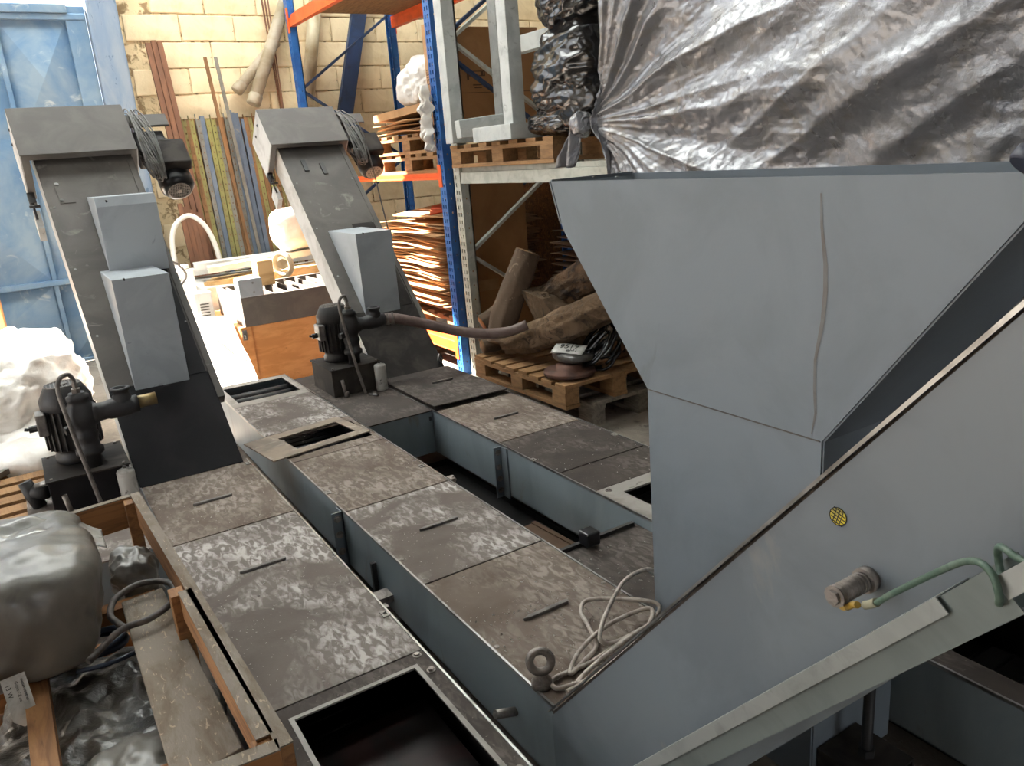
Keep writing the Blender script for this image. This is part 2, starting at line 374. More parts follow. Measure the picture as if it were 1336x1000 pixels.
# sheet-metal gate with pyramid-pressed panels
g = thing('sheet_metal_gate', 'pale blue sheet-metal gate with cross-creased panels beside the block wall', 'gate', (-.2, 8.2, 0))
zr = [0.0, .76, 2.98]; xc = [-1.32, -.78, .255, .77]
def pan(x0, x1, z0, z1):
    b = MB(); m = ((x0+x1)/2, 8.15, (z0+z1)/2)
    v = b.vs([(x0, 8.22, z0), (x1, 8.22, z0), (x1, 8.22, z1), (x0, 8.22, z1), m, (x0, 8.24, z0), (x1, 8.24, z0), (x1, 8.24, z1), (x0, 8.24, z1)])
    for q in ((0, 1, 4), (1, 2, 4), (2, 3, 4), (3, 0, 4), (8, 7, 6, 5)): b.fc([v[i] for i in q])
    for i in range(4): b.fc([v[i], v[(i+1) % 4], v[(i+1) % 4+5], v[i+5]])
    return b.build('panel', 'blue_gate', g)
for x0, x1 in ((-1.3, -.78), (-.76, .225), (.265, .775)):
    for z0, z1 in ((.04, .735), (.785, 2.0), (2.0, 2.94)):
        pan(x0, x1, z0, z1)
for x0, x1 in ((-1.35, -1.3), (-.78, -.755), (.225, .265), (.775, .935)):
    MB().box((x0, 8.17, .02), (x1, 8.26, 3.05)).build('stile', 'blue_gate', g, bev=.006)
for z0, z1 in ((0.02, .045), (.735, .785), (2.94, 2.99), (2.99, 3.06)):
    MB().box((-1.35, 8.16 if z1 < 3 else 8.14, z0), (.93 if z1 < 3 else .80, 8.27, z1)).build('rail', 'blue_gate', g, bev=.006)

# ------------------------------------------------------------------ conveyors
def trough(root, x0, x1, y0, y1, ends=(1, 1), zb=.10, zt=.325, inner='oil_black', left='side_grey', right='side_grey', gap=None):
    for s, x, m in ((1, x0, left), (-1, x1, right)):
        b = MB().box((min(x, x+s*.005), y0, zb), (max(x, x+s*.005), y1, zt))
        b.box((min(x, x-s*.0), y0, zb), (max(x, x+s*.04), y1, zb+.004))
        b.build('side_panel', m, root)
        MB().box((min(x-s*.002, x+s*.004), y0, zt), (max(x-s*.002, x+s*.004), y1, zt+.009)).build('edge_strip', 'steel', root)
        MB().box((min(x+s*.0055, x+s*.009), y0+.006, zb), (max(x+s*.0055, x+s*.009), y1-.006, zt-.002)).build('inner_lining', inner, root)
    for e, y in zip(ends, (y0, y1)):
        if e: MB().box((x0+.001, y-.004 if y == y0 else y, zb), (x1-.001, y if y == y0 else y+.004, zt)).build('end_panel', 'side_grey', root)
    MB().box((x0+.004, y0, zb-.006), (x1-.004, y1, zb)).build('bottom_plate', inner, root)
    b = MB(); y = y0+.03
    while y < y1-.05:
        b.box((x0+.03, y, zb+.05), (x1-.03, y+.056, zb+.056)); b.cyl((x0+.03, y+.06, zb+.053), (x1-.03, y+.06, zb+.053), .007, seg=6); y += .063
    b.build('hinge_belt', inner, root)
def handle(plate, xc, yc, w=.15, z=.331):
    p = MB(); a = xc-w/2; c = xc+w/2
    p.prism([(a, yc), (a+.02, yc-.007), (c, yc-.007), (c+.004, yc), (c, yc+.007), (a+.02, yc+.007)], 2, z, z+.010)
    p.build('handle', 'tube_grey', plate, bev=.002)
def tab(plate, x, y, z=.331, s=1):
    MB().ring_plate(x-.022*s if s > 0 else x, x if s > 0 else x+.022, y-.016, y+.016, (x-.016 if s > 0 else x+.006), (x-.006 if s > 0 else x+.016), y-.007, y+.007, z, z+.004).build('lock_tab', 'plate_light', plate)
def plate(root, x0, x1, y0, y1, m, z=.325, th=.006, tilt=None):
    b = MB().box((x0+.003, y0+.002, z), (x1-.003, y1-.002, z+th), tilt)
    return b.build('cover_plate', m, root, bev=.0015)
def bolt(root, p, ax, r=.008, h=.007, m='bolt_steel'):
    p = Vector(p); ax = Vector(ax)
    return MB().cyl(p, p+ax*h, r, seg=6, sm=False).cyl(p, p+ax*.002, r*1.5, seg=12).build('bolt', m, root)
def foot(root, x, y, zb=.1):
    b = MB().cyl((x, y, .012), (x, y, zb+.02), .010, seg=8).lathe([(.04, 0), (.04, .006), (.018, .016), (.012, .022)], (x, y, 0.0), seg=14)
    b.cyl((x, y, zb-.03), (x, y, zb-.012), .017, seg=6, sm=False)
    return b.build('levelling_foot', 'black_metal', root)

A46 = math.radians(46); cA, sA = math.cos(A46), math.sin(A46)
def head(root, ox, oy, kx, low_mat, unit):
    def P(x, s, n): return Vector((ox+x-kx*s, oy+s*cA-n*sA, .33+s*sA+n*cA))
    def ib(x0, x1, s0, s1, n0, n1, b=None):
        b = b or MB()
        return b.hexa([P(x0, s0, n0), P(x1, s0, n0), P(x1, s1, n0), P(x0, s1, n0), P(x0, s0, n1), P(x1, s0, n1), P(x1, s1, n1), P(x0, s1, n1)])
    ib(-.213, .213, -.005, 2.1, -.19, -.001).build('incline_duct', 'white_side', root, label='pale grey inclined conveyor duct')
    ib(-.216, .216, 0, .50, -.001, .006).build('front_cover', low_mat, root)
    ib(-.216, .216, .502, 2.0, -.001, .006).build('front_cover', 'duct_dust', root)
    ib(.05, .205, .50, 1.2, .006, .008).build('wear_strip', low_mat, root)
    ib(-.13, -.11+.01, .42, .48, .006, .012) if False else None
    # side flange lid on the right-hand side
    fl_ = ib(.214, .245, .35, 1.95, -.05, .012); fl_.build('side_flange', 'duct_dust', root)
    # head hood
    hx0, hx1 = -.275, .275
    ib(hx0, hx1, 1.90, 2.24, .064, .070).build('hood_top', 'hood_dust', root, bev=.002)
    for x in (hx0, hx1-.006):
        o = ib(x, x+.006, 1.90, 2.24, -.24, .064).build('hood_side', 'white_side', root)
    ib(hx0+.006, hx1-.006, 2.232, 2.238, -.24, .064).build('hood_end', 'hood_dust', root)
    ib(hx0+.006, hx1-.006, 1.90, 1.906, .034, .064).build('hood_flange', 'hood_dust', root)
    ib(hx0+.006, hx0+.04, 1.90, 1.906, -.24, .034).build('hood_flange', 'hood_dust', root)
    ib(hx1-.035, hx1-.006, 1.90, 1.906, -.24, .034).build('hood_flange', 'hood_dust', root)
    for n in (-.02, -.12): 
        bolt(root, P(hx0, 2.18, n), (-1, 0, 0), .007, .006, 'black_metal')
    # toggle latch at the lower left of the hood
    b = ib(hx0-.004, hx0+.03, 1.83, 1.90, -.22, -.19); b.cyl(P(hx0-.01, 1.80, -.19), P(hx0+.04, 1.80, -.19), .008, seg=8); b.cyl(P(hx0+.01, 1.72, -.2), P(hx0+.01, 1.9, -.2), .006, seg=8)
    b.build('toggle_latch', 'black_metal', root)
    ib(hx0+.0, hx0+.03, 1.66, 1.78, -.3, -.2).build('chute_lip', 'white_side', root)
    # drive: bracket, gearbox, motor
    ib(.275, .50, 2.14, 2.23, -.01, .004).build('drive_bracket', 'hood_dust', root, bev=.003)
    gb = ib(.30, .46, 1.98, 2.14, -.17, -.03).build('gearbox', 'black_metal', root, bev=.012)
    MB().cyl(P(.25, 2.04, -.1), P(.32, 2.04, -.1), .03, seg=14).build('shaft_boss', 'steel', gb)
    ax = (P(0, 0, 0)-P(0, 1, 0)).normalized()
    o0 = P(.44, 2.10, -.10)
    mo = MB().lathe([(.05, 0), (.06, .01), (.06, .06), (.078, .065), (.080, .1), (.080, .24), (.086, .245), (.090, .27), (.090, .33), (.075, .355), (.06, .362)], o0, ax, 26).build('drive_motor', 'black_gloss', root)
    for k in range(22):
        t = 2*PI*k/22; u, v = MB().frame(ax)
    b = MB(); u, v = b.frame(ax)
    for k in range(24):
        t = 2*PI*k/24; d = u*math.cos(t)+v*math.sin(t)
        b.bar(o0+ax*.08+d*.084, o0+ax*.235+d*.084, .004, .014, d)
    b.build('cooling_fins', 'black_metal', mo)
    b = MB().torus(o0+ax*.362, .056, .003, ax)
    for k in range(-4, 5):
        w = math.sqrt(max(0, .055**2-(k*.012)**2))
        b.bar(o0+ax*.363+u*k*.012-v*w, o0+ax*.363+u*k*.012+v*w, .003, .003, ax); b.bar(o0+ax*.364+v*k*.012-u*w, o0+ax*.364+v*k*.012+u*w, .003, .003, ax)
    b.lathe([(.012, .362), (.012, .368)], o0, ax, 12)
    b.build('fan_grille', 'filter' if unit == 2 else 'bolt_steel', mo)
    ib(.38, .53, 1.82, 2.0, -.03, .035).build('terminal_box', 'dust_black', mo, bev=.01)
    b = MB().cyl(P(.33, 1.88, -.01), P(.38, 1.88, -.01), .014, seg=10).cyl(P(.31, 1.88, -.01), P(.335, 1.88, -.01), .018, seg=6, sm=False)
    b.build('cable_gland', 'steel', mo)
    # wedge boxes
    def wedge(x0, x1, dy, z0, z1, lip):
        y = oy+dy; yb = oy+(z1-.33)/math.tan(A46)
        poly = [(y, z0), (y, z1-lip), (y+.025 if lip else y, z1), (yb, z1)]
        b = MB().prism(poly, 0, ox+x0, ox+x1); w = b.build('cover_box', 'box_grey', root, bev=.003)
        MB().cyl((ox+x0+.05, y+.008, z1-lip*.4), (ox+x0+.05, y-.003, z1-lip*.4-.004), .005, seg=8).build('screw', 'black_metal', w)
        MB().box((ox+(x0+x1)/2, y-.006, z0-.012), (ox+(x0+x1)/2+.03, y+.0, z0+.004)).build('catch', 'black_metal', w)
    wedge(-.125, .11, .325, .668, 1.175, 0)
    if unit == 1: wedge(-.085, .185, .773, 1.150, 1.52, .045)
    else:
        ib(-.10, -.07, 1.70, 1.80, .006, .014).build('slot_cover', 'black_metal', root); ib(.02, .05, 1.66, 1.76, .006, .014).build('slot_cover', 'black_metal', root)
    for s in (.8, 1.2, 1.6):
        for x in (-.19, .2): bolt(root, P(x, s, .006), (0, -sA, cA), .004, .003, 'steel')
    if unit == 1:
        ib(-.16, -.09, 1.62, 1.78, .006, .009).build('patch_plate', 'duct_dust', root)
        for s in (1.64, 1.75): bolt(root, P(-.15, s, .009), (0, -sA, cA), .007, .005, 'steel')
    return P

DEPTH = .1
# ---- front conveyor
c1 = thing('chip_conveyor', 'nearest chip conveyor on the left, long trough with two stacked grey boxes on its incline', 'conveyor', (.46, 2.2, 0))
trough(c1, .235, .69, .62, 3.54, left='panel_grey')
MB().box((.69, 2.6, .235), (.745, 3.54, .24)).build('side_ledge', 'plate_light', c1)
p = plate(c1, .235, .69, 2.83, 3.53, 'plate_brown'); handle(p, .455, 3.15); tab(p, .69, 3.47)
p = plate(c1, .235, .69, 1.715, 2.826, 'plate_dust'); handle(p, .468, 2.462); tab(p, .688, 1.935)
rp = MB().ring_plate(.238, .687, 1.04, 1.712, .318, .640, 1.12, 1.655, .325, .331).build('cover_plate', 'plate_dark', c1, bev=.0015)
MB().ring_plate(.31, .648, 1.112, 1.663, .322, .636, 1.124, 1.651, .329, .334).build('opening_rim', 'plate_light', rp)
for q in ((.665, 1.70), (.667, 1.62), (.665, 1.20), (.26, 1.70)): bolt(c1, (q[0], q[1], .331), (0, 0, 1), .008, .007)
plate(c1, .235, .69, .62, 1.036, 'plate_dark')
MB().box((.26, .9, .20), (.665, 1.69, .206)).build('oil_puddle', 'oil_red', c1, label='dark reddish oil in the open trough')
# left coolant tank deck
b = MB().box((-.18, 2.875, .1), (.233, 3.9, .325)); b.build('coolant_tank', 'side_grey', c1, bev=.002)
MB().box((-.182, 2.873, .325), (.233, 3.9, .331)).build('tank_lid', 'plate_dust', c1)
for q in ((.45, .7), (.45, 2.0), (.3, 3.3), (.6, 3.4), (-.1, 3.0)): foot(c1, *q)
head(c1, .45, 3.51, .03, 'black_paint', 1)

# ---- far conveyor
c3 = thing('chip_conveyor', 'farthest chip conveyor nearest the pallet rack, with one grey box and a hose', 'conveyor', (1.87, 2.6, 0))
trough(c3, 1.645, 2.10, -.2, 4.28)
p = plate(c3, 1.645, 2.10, 2.90, 3.52, 'plate_brown'); handle(p, 1.867, 3.19, .135)
p = plate(c3, 1.645, 2.10, 2.435, 2.897, 'plate_dark'); tab(p, 2.10, 2.62); tab(p, 1.66, 2.62)
plate(c3, 1.645, 2.10, 2.20, 2.432, 'plate_dark')
p = MB().ring_plate(1.648, 2.097, 1.45, 2.197, 1.725, 2.04, 1.53, 2.125, .325, .333).build('cover_plate', 'plate_light', c3, bev=.0015)
bolt(c3, (1.69, 2.17, .333), (0, 0, 1), .009, .006)
plate(c3, 1.645, 2.10, 1.1, 1.447, 'plate_dark')
MB().ring_plate(1.648, 2.097, .3, 1.08, 1.72, 2.04, .34, .98, .325, .333).build('cover_plate', 'plate_dark', c3, bev=.0015)
plate(c3, 1.645, 2.10, -.2, .297, 'plate_dark')
plate(c3, 1.645, 2.10, 3.523, 4.27, 'plate_dark')
lid = MB().box((-.215, -.37, 0), (.225, .37, .006), Matrix.Translation((1.868, 3.89, .345)) @ Matrix.Rotation(math.radians(-1.5), 4, 'Z') @ Matrix.Rotation(math.radians(-1.2), 4, 'X'))
lid = lid.build('loose_lid', 'plate_dark', c3, bev=.0015, label='loose dark cover plate lying askew')
handle(lid, 1.90, 3.93, .13, .352)
b = MB().box((1.284, 3.555, .1), (1.643, 4.75, .325)); b.build('coolant_tank', 'side_grey', c3, bev=.002)
MB().box((1.286, 3.553, .325), (1.643, 4.75, .331)).build('tank_lid', 'plate_dark', c3)
MB().box((1.62, 3.548, .28), (1.632, 3.553, .30)).build('hinge_leaf', 'black_metal', c3)
br = MB().box((1.602, 2.868, .085), (1.644, 2.874, .325)).box((1.638, 2.82, .085), (1.644, 2.874, .325)).build('joint_bracket', 'panel_grey', c3)
for z in (.12, .175, .23, .30): bolt(br, (1.622, 2.868, z), (0, -1, 0), .009, .007)
for q in ((1.87, .2), (1.87, 1.5), (1.75, 2.5), (1.95, 3.4), (1.4, 4.2), (2.0, 4.2)): foot(c3, *q)
MB().torus((2.08, 4.30, .385), .026, .008, (.7, -.7, .1)).cyl((2.08, 4.30, .325), (2.08, 4.30, .362), .012, seg=10).build('lifting_eye', 'steel', c3)
head(c3, 1.873, 4.27, 0.0, 'dust_black', 2)

# ---- middle conveyor with the incline that rises towards the viewer
c2 = thing('chip_conveyor', 'middle chip conveyor whose grey inclined end rises past the hopper on the right', 'conveyor', (1.06, 2.4, 0))
trough(c2, .835, 1.28, 1.30, 4.93)
far = MB().ring_plate(.838, 1.277, 4.40, 4.93, .885, 1.245, 4.49, 4.86, .325, .331).build('cover_plate', 'plate_light', c2, bev=.0015)
for y in (4.56, 4.68, 4.80): MB().cyl((.86, y, .27), (1.26, y, .27), .03, seg=14).build('roller', 'black_metal', c2)
plate(c2, .835, 1.28, 3.79, 4.397, 'plate_dust')
MB().ring_plate(.838, 1.277, 3.335, 3.787, .90, 1.255, 3.42, 3.70, .325, .331).build('cover_plate', 'plate_brown', c2, bev=.0015)
MB().cyl((.86, 3.6, .26), (1.26, 3.6, .26), .04, seg=14).build('roller', 'black_gloss', c2)
p = plate(c2, .835, 1.28, 2.68, 3.332, 'plate_brown'); tab(p, .86, 2.90); tab(p, 1.27, 2.89)
p = plate(c2, .835, 1.28, 2.012, 2.677, 'plate_dust'); handle(p, 1.06, 2.345)
p = plate(c2, .835, 1.28, 1.31, 2.009, 'plate_brown'); handle(p, 1.045, 1.653)
for y in (1.6, 2.2, 2.9, 3.2, 3.9): bolt(c2, (.85, y, .331), (0, 0, 1), .005, .003); bolt(c2, (1.265, y+.07, .331), (0, 0, 1), .005, .003)
br = MB().box((.792, 2.705, .085), (.835, 2.712, .325)).box((.828, 2.705, .085), (.834, 2.76, .325)).build('joint_bracket', 'panel_grey', c2)
for z in (.30, .235, .165): bolt(br, (.812, 2.705, z), (0, -1, 0), .010, .007)
MB().box((1.28, 2.66, .30), (1.30, 2.70, .34)).cyl((1.285, 2.68, .325), (1.305, 2.68, .335), .014, seg=6, sm=False).build('joint_clamp', 'bolt_steel', c2)
MB().box((.815, 2.40, .08), (.832, 2.415, .24)).build('support_pin', 'black_metal', c2)
MB().box((.775, 2.27, .15), (.832, 2.33, .175)).cyl((.79, 2.26, .15), (.79, 2.23, .15), .016, seg=6, sm=False).build('jack_clamp', 'bolt_steel', c2)
MB().cyl((.835, 1.50, .20), (.775, 1.50, .22), .012, seg=12).build('support_stub', 'bolt_steel', c2)
for q in ((1.06, 4.6), (1.06, 3.3), (.9, 2.35), (1.2, 1.6)): foot(c2, *q)
# inclined casing (rises towards -y)
t49 = math.tan(math.radians(49.3)); y_e = 1.30; y_t = .02
def ztop(y): return .325+(y_e-y)*t49
poly = [(1.30, .10), (1.30, .325), (y_t, ztop(y_t)), (y_t-.16, 1.727), (1.11, .10)]
def casing(x0, x1, nm, m): return MB().prism(poly, 0, x0, x1).build(nm, m, c2)
casing(.818, .823, 'incline_side_panel', 'panel_grey'); casing(1.277, 1.282, 'incline_side_panel', 'panel_grey')
b = MB().prism([(1.31, .331), (1.30, .325), (y_t, ztop(y_t)), (y_t, ztop(y_t)+.008), (1.30, .335)], 0, .824, 1.277); b.build('incline_cover', 'plate_dark', c2)
b = MB().prism([(1.11, .10), (1.12, .105), (y_t-.155, 1.732), (y_t-.16, 1.727)], 0, .824, 1.277); b.build('incline_underside', 'panel_grey', c2)
MB().prism([(1.312, .327), (1.31, .334), (y_t, ztop(y_t)+.010), (y_t, ztop(y_t))], 0, .814, .826).build('edge_strip', 'steel', c2)
# grounding stud
st = MB().cyl((.818, .53, 1.032), (.752, .53, 1.032), .0122, seg=16)
for k in range(9): st.torus((.760+k*.006, .53, 1.032), .0120, .0014, (1, 0, 0), 16, 6)
st.cyl((.820, .53, 1.032), (.806, .53, 1.032), .0165, seg=16)
st = st.build('grounding_stud', 'bolt_steel', c2, label='dusty threaded grounding stud')
bolt(st, (.752, .53, 1.032), (-1, 0, 0), .0095, .007)
# yellow earth sticker with black hatching
sk = MB().cyl((.8178, .577, 1.10), (.8172, .577, 1.10), .0125, seg=24).build('earth_sticker', 'yellow', c2, label='round yellow sticker with black hatching')
b = MB()
for k in range(-2, 3):
    w = math.sqrt(max(.0, .0120**2-(k*.0048)**2))
    if k in (-1, 1, 0): b.bar((.817, .577+k*.0052+w*.25, 1.10-w*.9), (.817, .577+k*.0052-w*.25, 1.10+w*.9), .0010, .0006, (1, 0, 0))
    b.bar((.817, .577-w*.9, 1.10+k*.0048-w*.3), (.817, .577+w*.9, 1.10+k*.0048+w*.3), .0010, .0006, (1, 0, 0))
b.torus((.817, .577, 1.10), .0122, .0006, (1, 0, 0), 24, 4)
b.build('hatching', 'black_ink', sk)
# lifting eye at the near end of the flat trough
MB().torus((.856, 1.395, .400), .026, .0105, (.5, .82, -.25)).lathe([(.026, .331), (.026, .346), (.016, .362), (.012, .376)], (.856, 1.395, 0), seg=18).build('lifting_eye', 'bolt_steel', c2)
# loose cardboard frame over the second opening
cf = thing('cardboard_template', 'flat tan cardboard frame lying over the opening of the middle conveyor', 'cardboard', (.99, 3.57, .335))
MB().ring_plate(-.245, .25, -.155, .185, -.10, .205, -.095, .115, 0, .006, Matrix.Translation((.99, 3.57, .338)) @ Matrix.Rotation(math.radians(8), 4, 'Z')).build('sheet', 'card_dusty', cf)

# ---- bridging plate, bar and cube between the middle and far conveyors
bp_ = thing('bridge_plate', 'dark speckled steel plate bridging the gap beside the hopper', 'plate', (1.46, 1.4, 0))
MB().box((1.284, 1.47, .28), (1.643, 1.965, .288)).build('plate', 'plate_dark', bp_)
MB().box((1.286, 1.955, .288), (1.63, 1.970, .302)).build('edge_bar', 'black_metal', bp_)
MB().box((1.30, 1.86, .0), (1.62, 1.88, .28)).box((1.30, 1.5, .0), (1.62, 1.52, .28)).build('support', 'black_metal', bp_)
MB().cyl((1.46, 1.70, .293), (1.46, 1.56, .293), .006, seg=8).build('threaded_rod', 'steel', bp_)
cb = thing('black_cube', 'small black metal cube block standing on the bar by the hopper', 'block', (1.415, 1.93, .288))
MB().box((1.388, 1.905, .302), (1.442, 1.960, .352)).build('body', 'black_gloss', cb, bev=.006)
MB().cyl((1.44, 1.93, .325), (1.446, 1.93, .325), .014, seg=14).build('bore', 'oil_black', cb)
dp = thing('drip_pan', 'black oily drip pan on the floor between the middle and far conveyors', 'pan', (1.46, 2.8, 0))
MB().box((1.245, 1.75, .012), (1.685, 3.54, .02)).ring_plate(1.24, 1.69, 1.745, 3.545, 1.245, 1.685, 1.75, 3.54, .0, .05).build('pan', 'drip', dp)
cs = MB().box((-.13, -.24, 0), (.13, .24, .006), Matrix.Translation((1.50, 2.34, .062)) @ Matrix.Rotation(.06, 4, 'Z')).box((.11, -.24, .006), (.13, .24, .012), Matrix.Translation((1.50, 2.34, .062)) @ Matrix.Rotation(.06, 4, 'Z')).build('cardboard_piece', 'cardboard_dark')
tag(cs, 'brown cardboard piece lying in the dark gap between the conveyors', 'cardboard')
# ------------------------------------------------------------------ hopper
hp = thing('hopper', 'large grey sheet-steel hopper with sloping ends standing beside the incline', 'hopper', (1.45, 1.2, 0))
up = [(1.848, 1.493), (1.80, 1.363), (1.471, .974), (.952, .974), (.600, 1.440), (.590, 1.493)]
lo_ = [(1.471, .9735), (1.463, .12), (.952, .12), (.952, .9735)]
for x, nm in ((1.285, 'front'), (1.578, 'back')):
    MB().prism(up, 0, x, x+.004).build(nm+'_panel', 'hopper_grey', hp)
    MB().prism(lo_, 0, x, x+.004).build('chute_'+nm, 'hopper_grey', hp)
MB().box((1.2832, .955, .9725), (1.2848, 1.468, .9750)).build('weld_seam', 'duct_dust', hp)
def sheet(p, q, nm, m='hopper_grey', x0=1.289, x1=1.578, th=.004):
    (y0, z0), (y1, z1) = p, q; d = Vector((y1-y0, z1-z0)).normalized(); n = Vector((-d.y, d.x))*th
    MB().prism([(y0, z0), (y1, z1), (y1+n.x, z1+n.y), (y0+n.x, z0+n.y)], 0, x0, x1).build(nm, m, hp)
for a, b, nm in ((0, 1, 'rim_panel'), (1, 2, 'sloping_panel'), (3, 4, 'sloping_panel'), (4, 5, 'rim_panel')): sheet(up[a], up[b], nm)
sheet(lo_[0], lo_[1], 'chute_end'); sheet(lo_[2], lo_[3], 'chute_end')
MB().prism([(1.852, 1.493), (1.846, 1.493), (1.806, 1.38), (1.812, 1.38)], 0, 1.283, 1.30).build('rim_flange', 'panel_grey', hp)
MB().box((1.289, 1.846, 1.47), (1.578, 1.852, 1.497)).build('rim_flange', 'hopper_grey', hp)
for q in ((1.80, 1.482), (1.70, 1.481)): bolt(hp, (1.40, q[0], q[1]+.012), (0, 0, 1), .004, .003, 'steel')
pts = bez([(.972, 1.462), (.966, 1.38), (.956, 1.295), (.961, 1.24), (.965, 1.189), (.973, 1.13), (.969, 1.06), (.974, .985)], 6)if False else [(.972, 1.462), (.968, 1.40), (.957, 1.33), (.955, 1.28), (.959, 1.22), (.966, 1.18), (.973, 1.14), (.972, 1.08), (.968, 1.03), (.976, .985)]
b = MB(); wd = [.002, .003, .0045, .005, .0045, .004, .003, .0035, .003, .001]
vv = [(b.bm.verts.new((1.2844, p[0]-w, p[1])), b.bm.verts.new((1.2844, p[0]+w, p[1]))) for p, w in zip(pts, wd)]
for a, c in zip(vv, vv[1:]): b.fc([a[0], a[1], c[1], c[0]])
b.build('rust_streak', 'streak', hp, label='brown run-down stain on the hopper front')
# supports of the chute end
lv = MB().box((1.30, .80, .22), (1.44, .945, .226)).box((1.30, .80, .12), (1.306, .945, .22)).box((1.434, .80, .19), (1.44, .945, .22))
lv.build('foot_bracket', 'dust_black', hp)
MB().cyl((1.37, .87, .03), (1.37, .87, .42), .012, seg=12).cyl((1.37, .87, .226), (1.37, .87, .245), .019, seg=6, sm=False).lathe([(.05, 0), (.05, .012), (.02, .03), (.014, .045)], (1.37, .87, 0.001), seg=16).build('levelling_foot', 'black_metal', hp)

# ------------------------------------------------------------------ cable tray on the incline
ct = thing('cable_tray', 'galvanised cable channel running diagonally along the grey incline at lower right', 'cable tray', (.72, .9, .5))
tt = Vector((0, -.655, .756)); tn = Vector((0, .756, .655)); o0 = Vector((.70, .858, .57))
def T(x, s, n): return o0+Vector((x, 0, 0))+tt*s+tn*n
def tb(x0, x1, s0, s1, n0, n1):
    return MB().hexa([T(x0, s0, n0), T(x1, s0, n0), T(x1, s1, n0), T(x0, s1, n0), T(x0, s0, n1), T(x1, s0, n1), T(x1, s1, n1), T(x0, s1, n1)])
tb(0, .0015, -.10, .80, -.046, 0).build('channel_side', 'galv_dark', ct)
tb(.05, .0515, -.10, .80, -.046, 0).build('channel_side', 'galv_dark', ct)
tb(.0015, .05, -.10, .80, -.046, -.0445).build('channel_base', 'galv_dark', ct)
lidt = tb(-.006, .0535, -.10, .735, .0, .0015).build('lid', 'galv', ct)
tb(-.006, -.0045, -.10, .735, -.017, .0).build('lid_edge', 'galv', lidt); tb(.052, .0535, -.10, .735, -.0145, 0).build('lid_edge', 'galv', lidt)
tb(.0516, .118, .0, .03, -.03, -.005).build('stand_off', 'galv', ct); tb(.0516, .118, .55, .58, -.03, -.005).build('stand_off', 'galv', ct)
tb(-.006, -.003, .80, .86, -.03, -.008).build('end_clip', 'galv', ct)
gw = thing('ground_wire', 'green ground wire with crimp lug bolted to the stud on the incline', 'cable', (.74, .5, 1.03))
wp = bez([(.752, .515, 1.030), (.745, .49, 1.042), (.735, .465, 1.062), (.73, .444, 1.085), (.725, .40, 1.13), (.715, .367, 1.162), (.70, .343, 1.178), (.69, .325, 1.176), (.688, .317, 1.16), (.70, .322, 1.145), (.73, .335, 1.15), (.74, .345, 1.165), (.73, .34, 1.185), (.71, .31, 1.19), (.70, .27, 1.2)], 8)
MB().tube(wp[12:], .0036, 10).build('insulation', 'cable_green', gw)
MB().tube(wp[10:17], .0052, 10).build('crimp_sleeve', 'crimp', gw)
MB().cyl((.763, .527, 1.020), (.761, .527, 1.020), .009, seg=16).tube([(.762, .520, 1.018), (.755, .508, 1.03), (.748, .497, 1.038)], .0042, 8).build('crimp_lug', 'amber', gw)

# navy plug connector above the incline head
pc = thing('plug_connector', 'dark navy ribbed plug connector at the upper right edge', 'connector', (.62, .29, 1.57))
d = Vector((.02, -.012, .030)).normalized(); o1 = Vector((.665, .318, 1.537))
b = MB().lathe([(.016, 0), (.0175, .002), (.0175, .012), (.0145, .013), (.0145, .016), (.0175, .017), (.0175, .030), (.0145, .031), (.0145, .034), (.0175, .035), (.0175, .06), (.010, .07)], o1, d, 18)
b.build('body', 'navy', pc)
e = o1+d*.07
MB().tube(bez([e, e+d*.05, (.75, .20, 1.68), (.85, .12, 1.72)], 8), .005, 8).build('lead', 'cable_dark', pc)

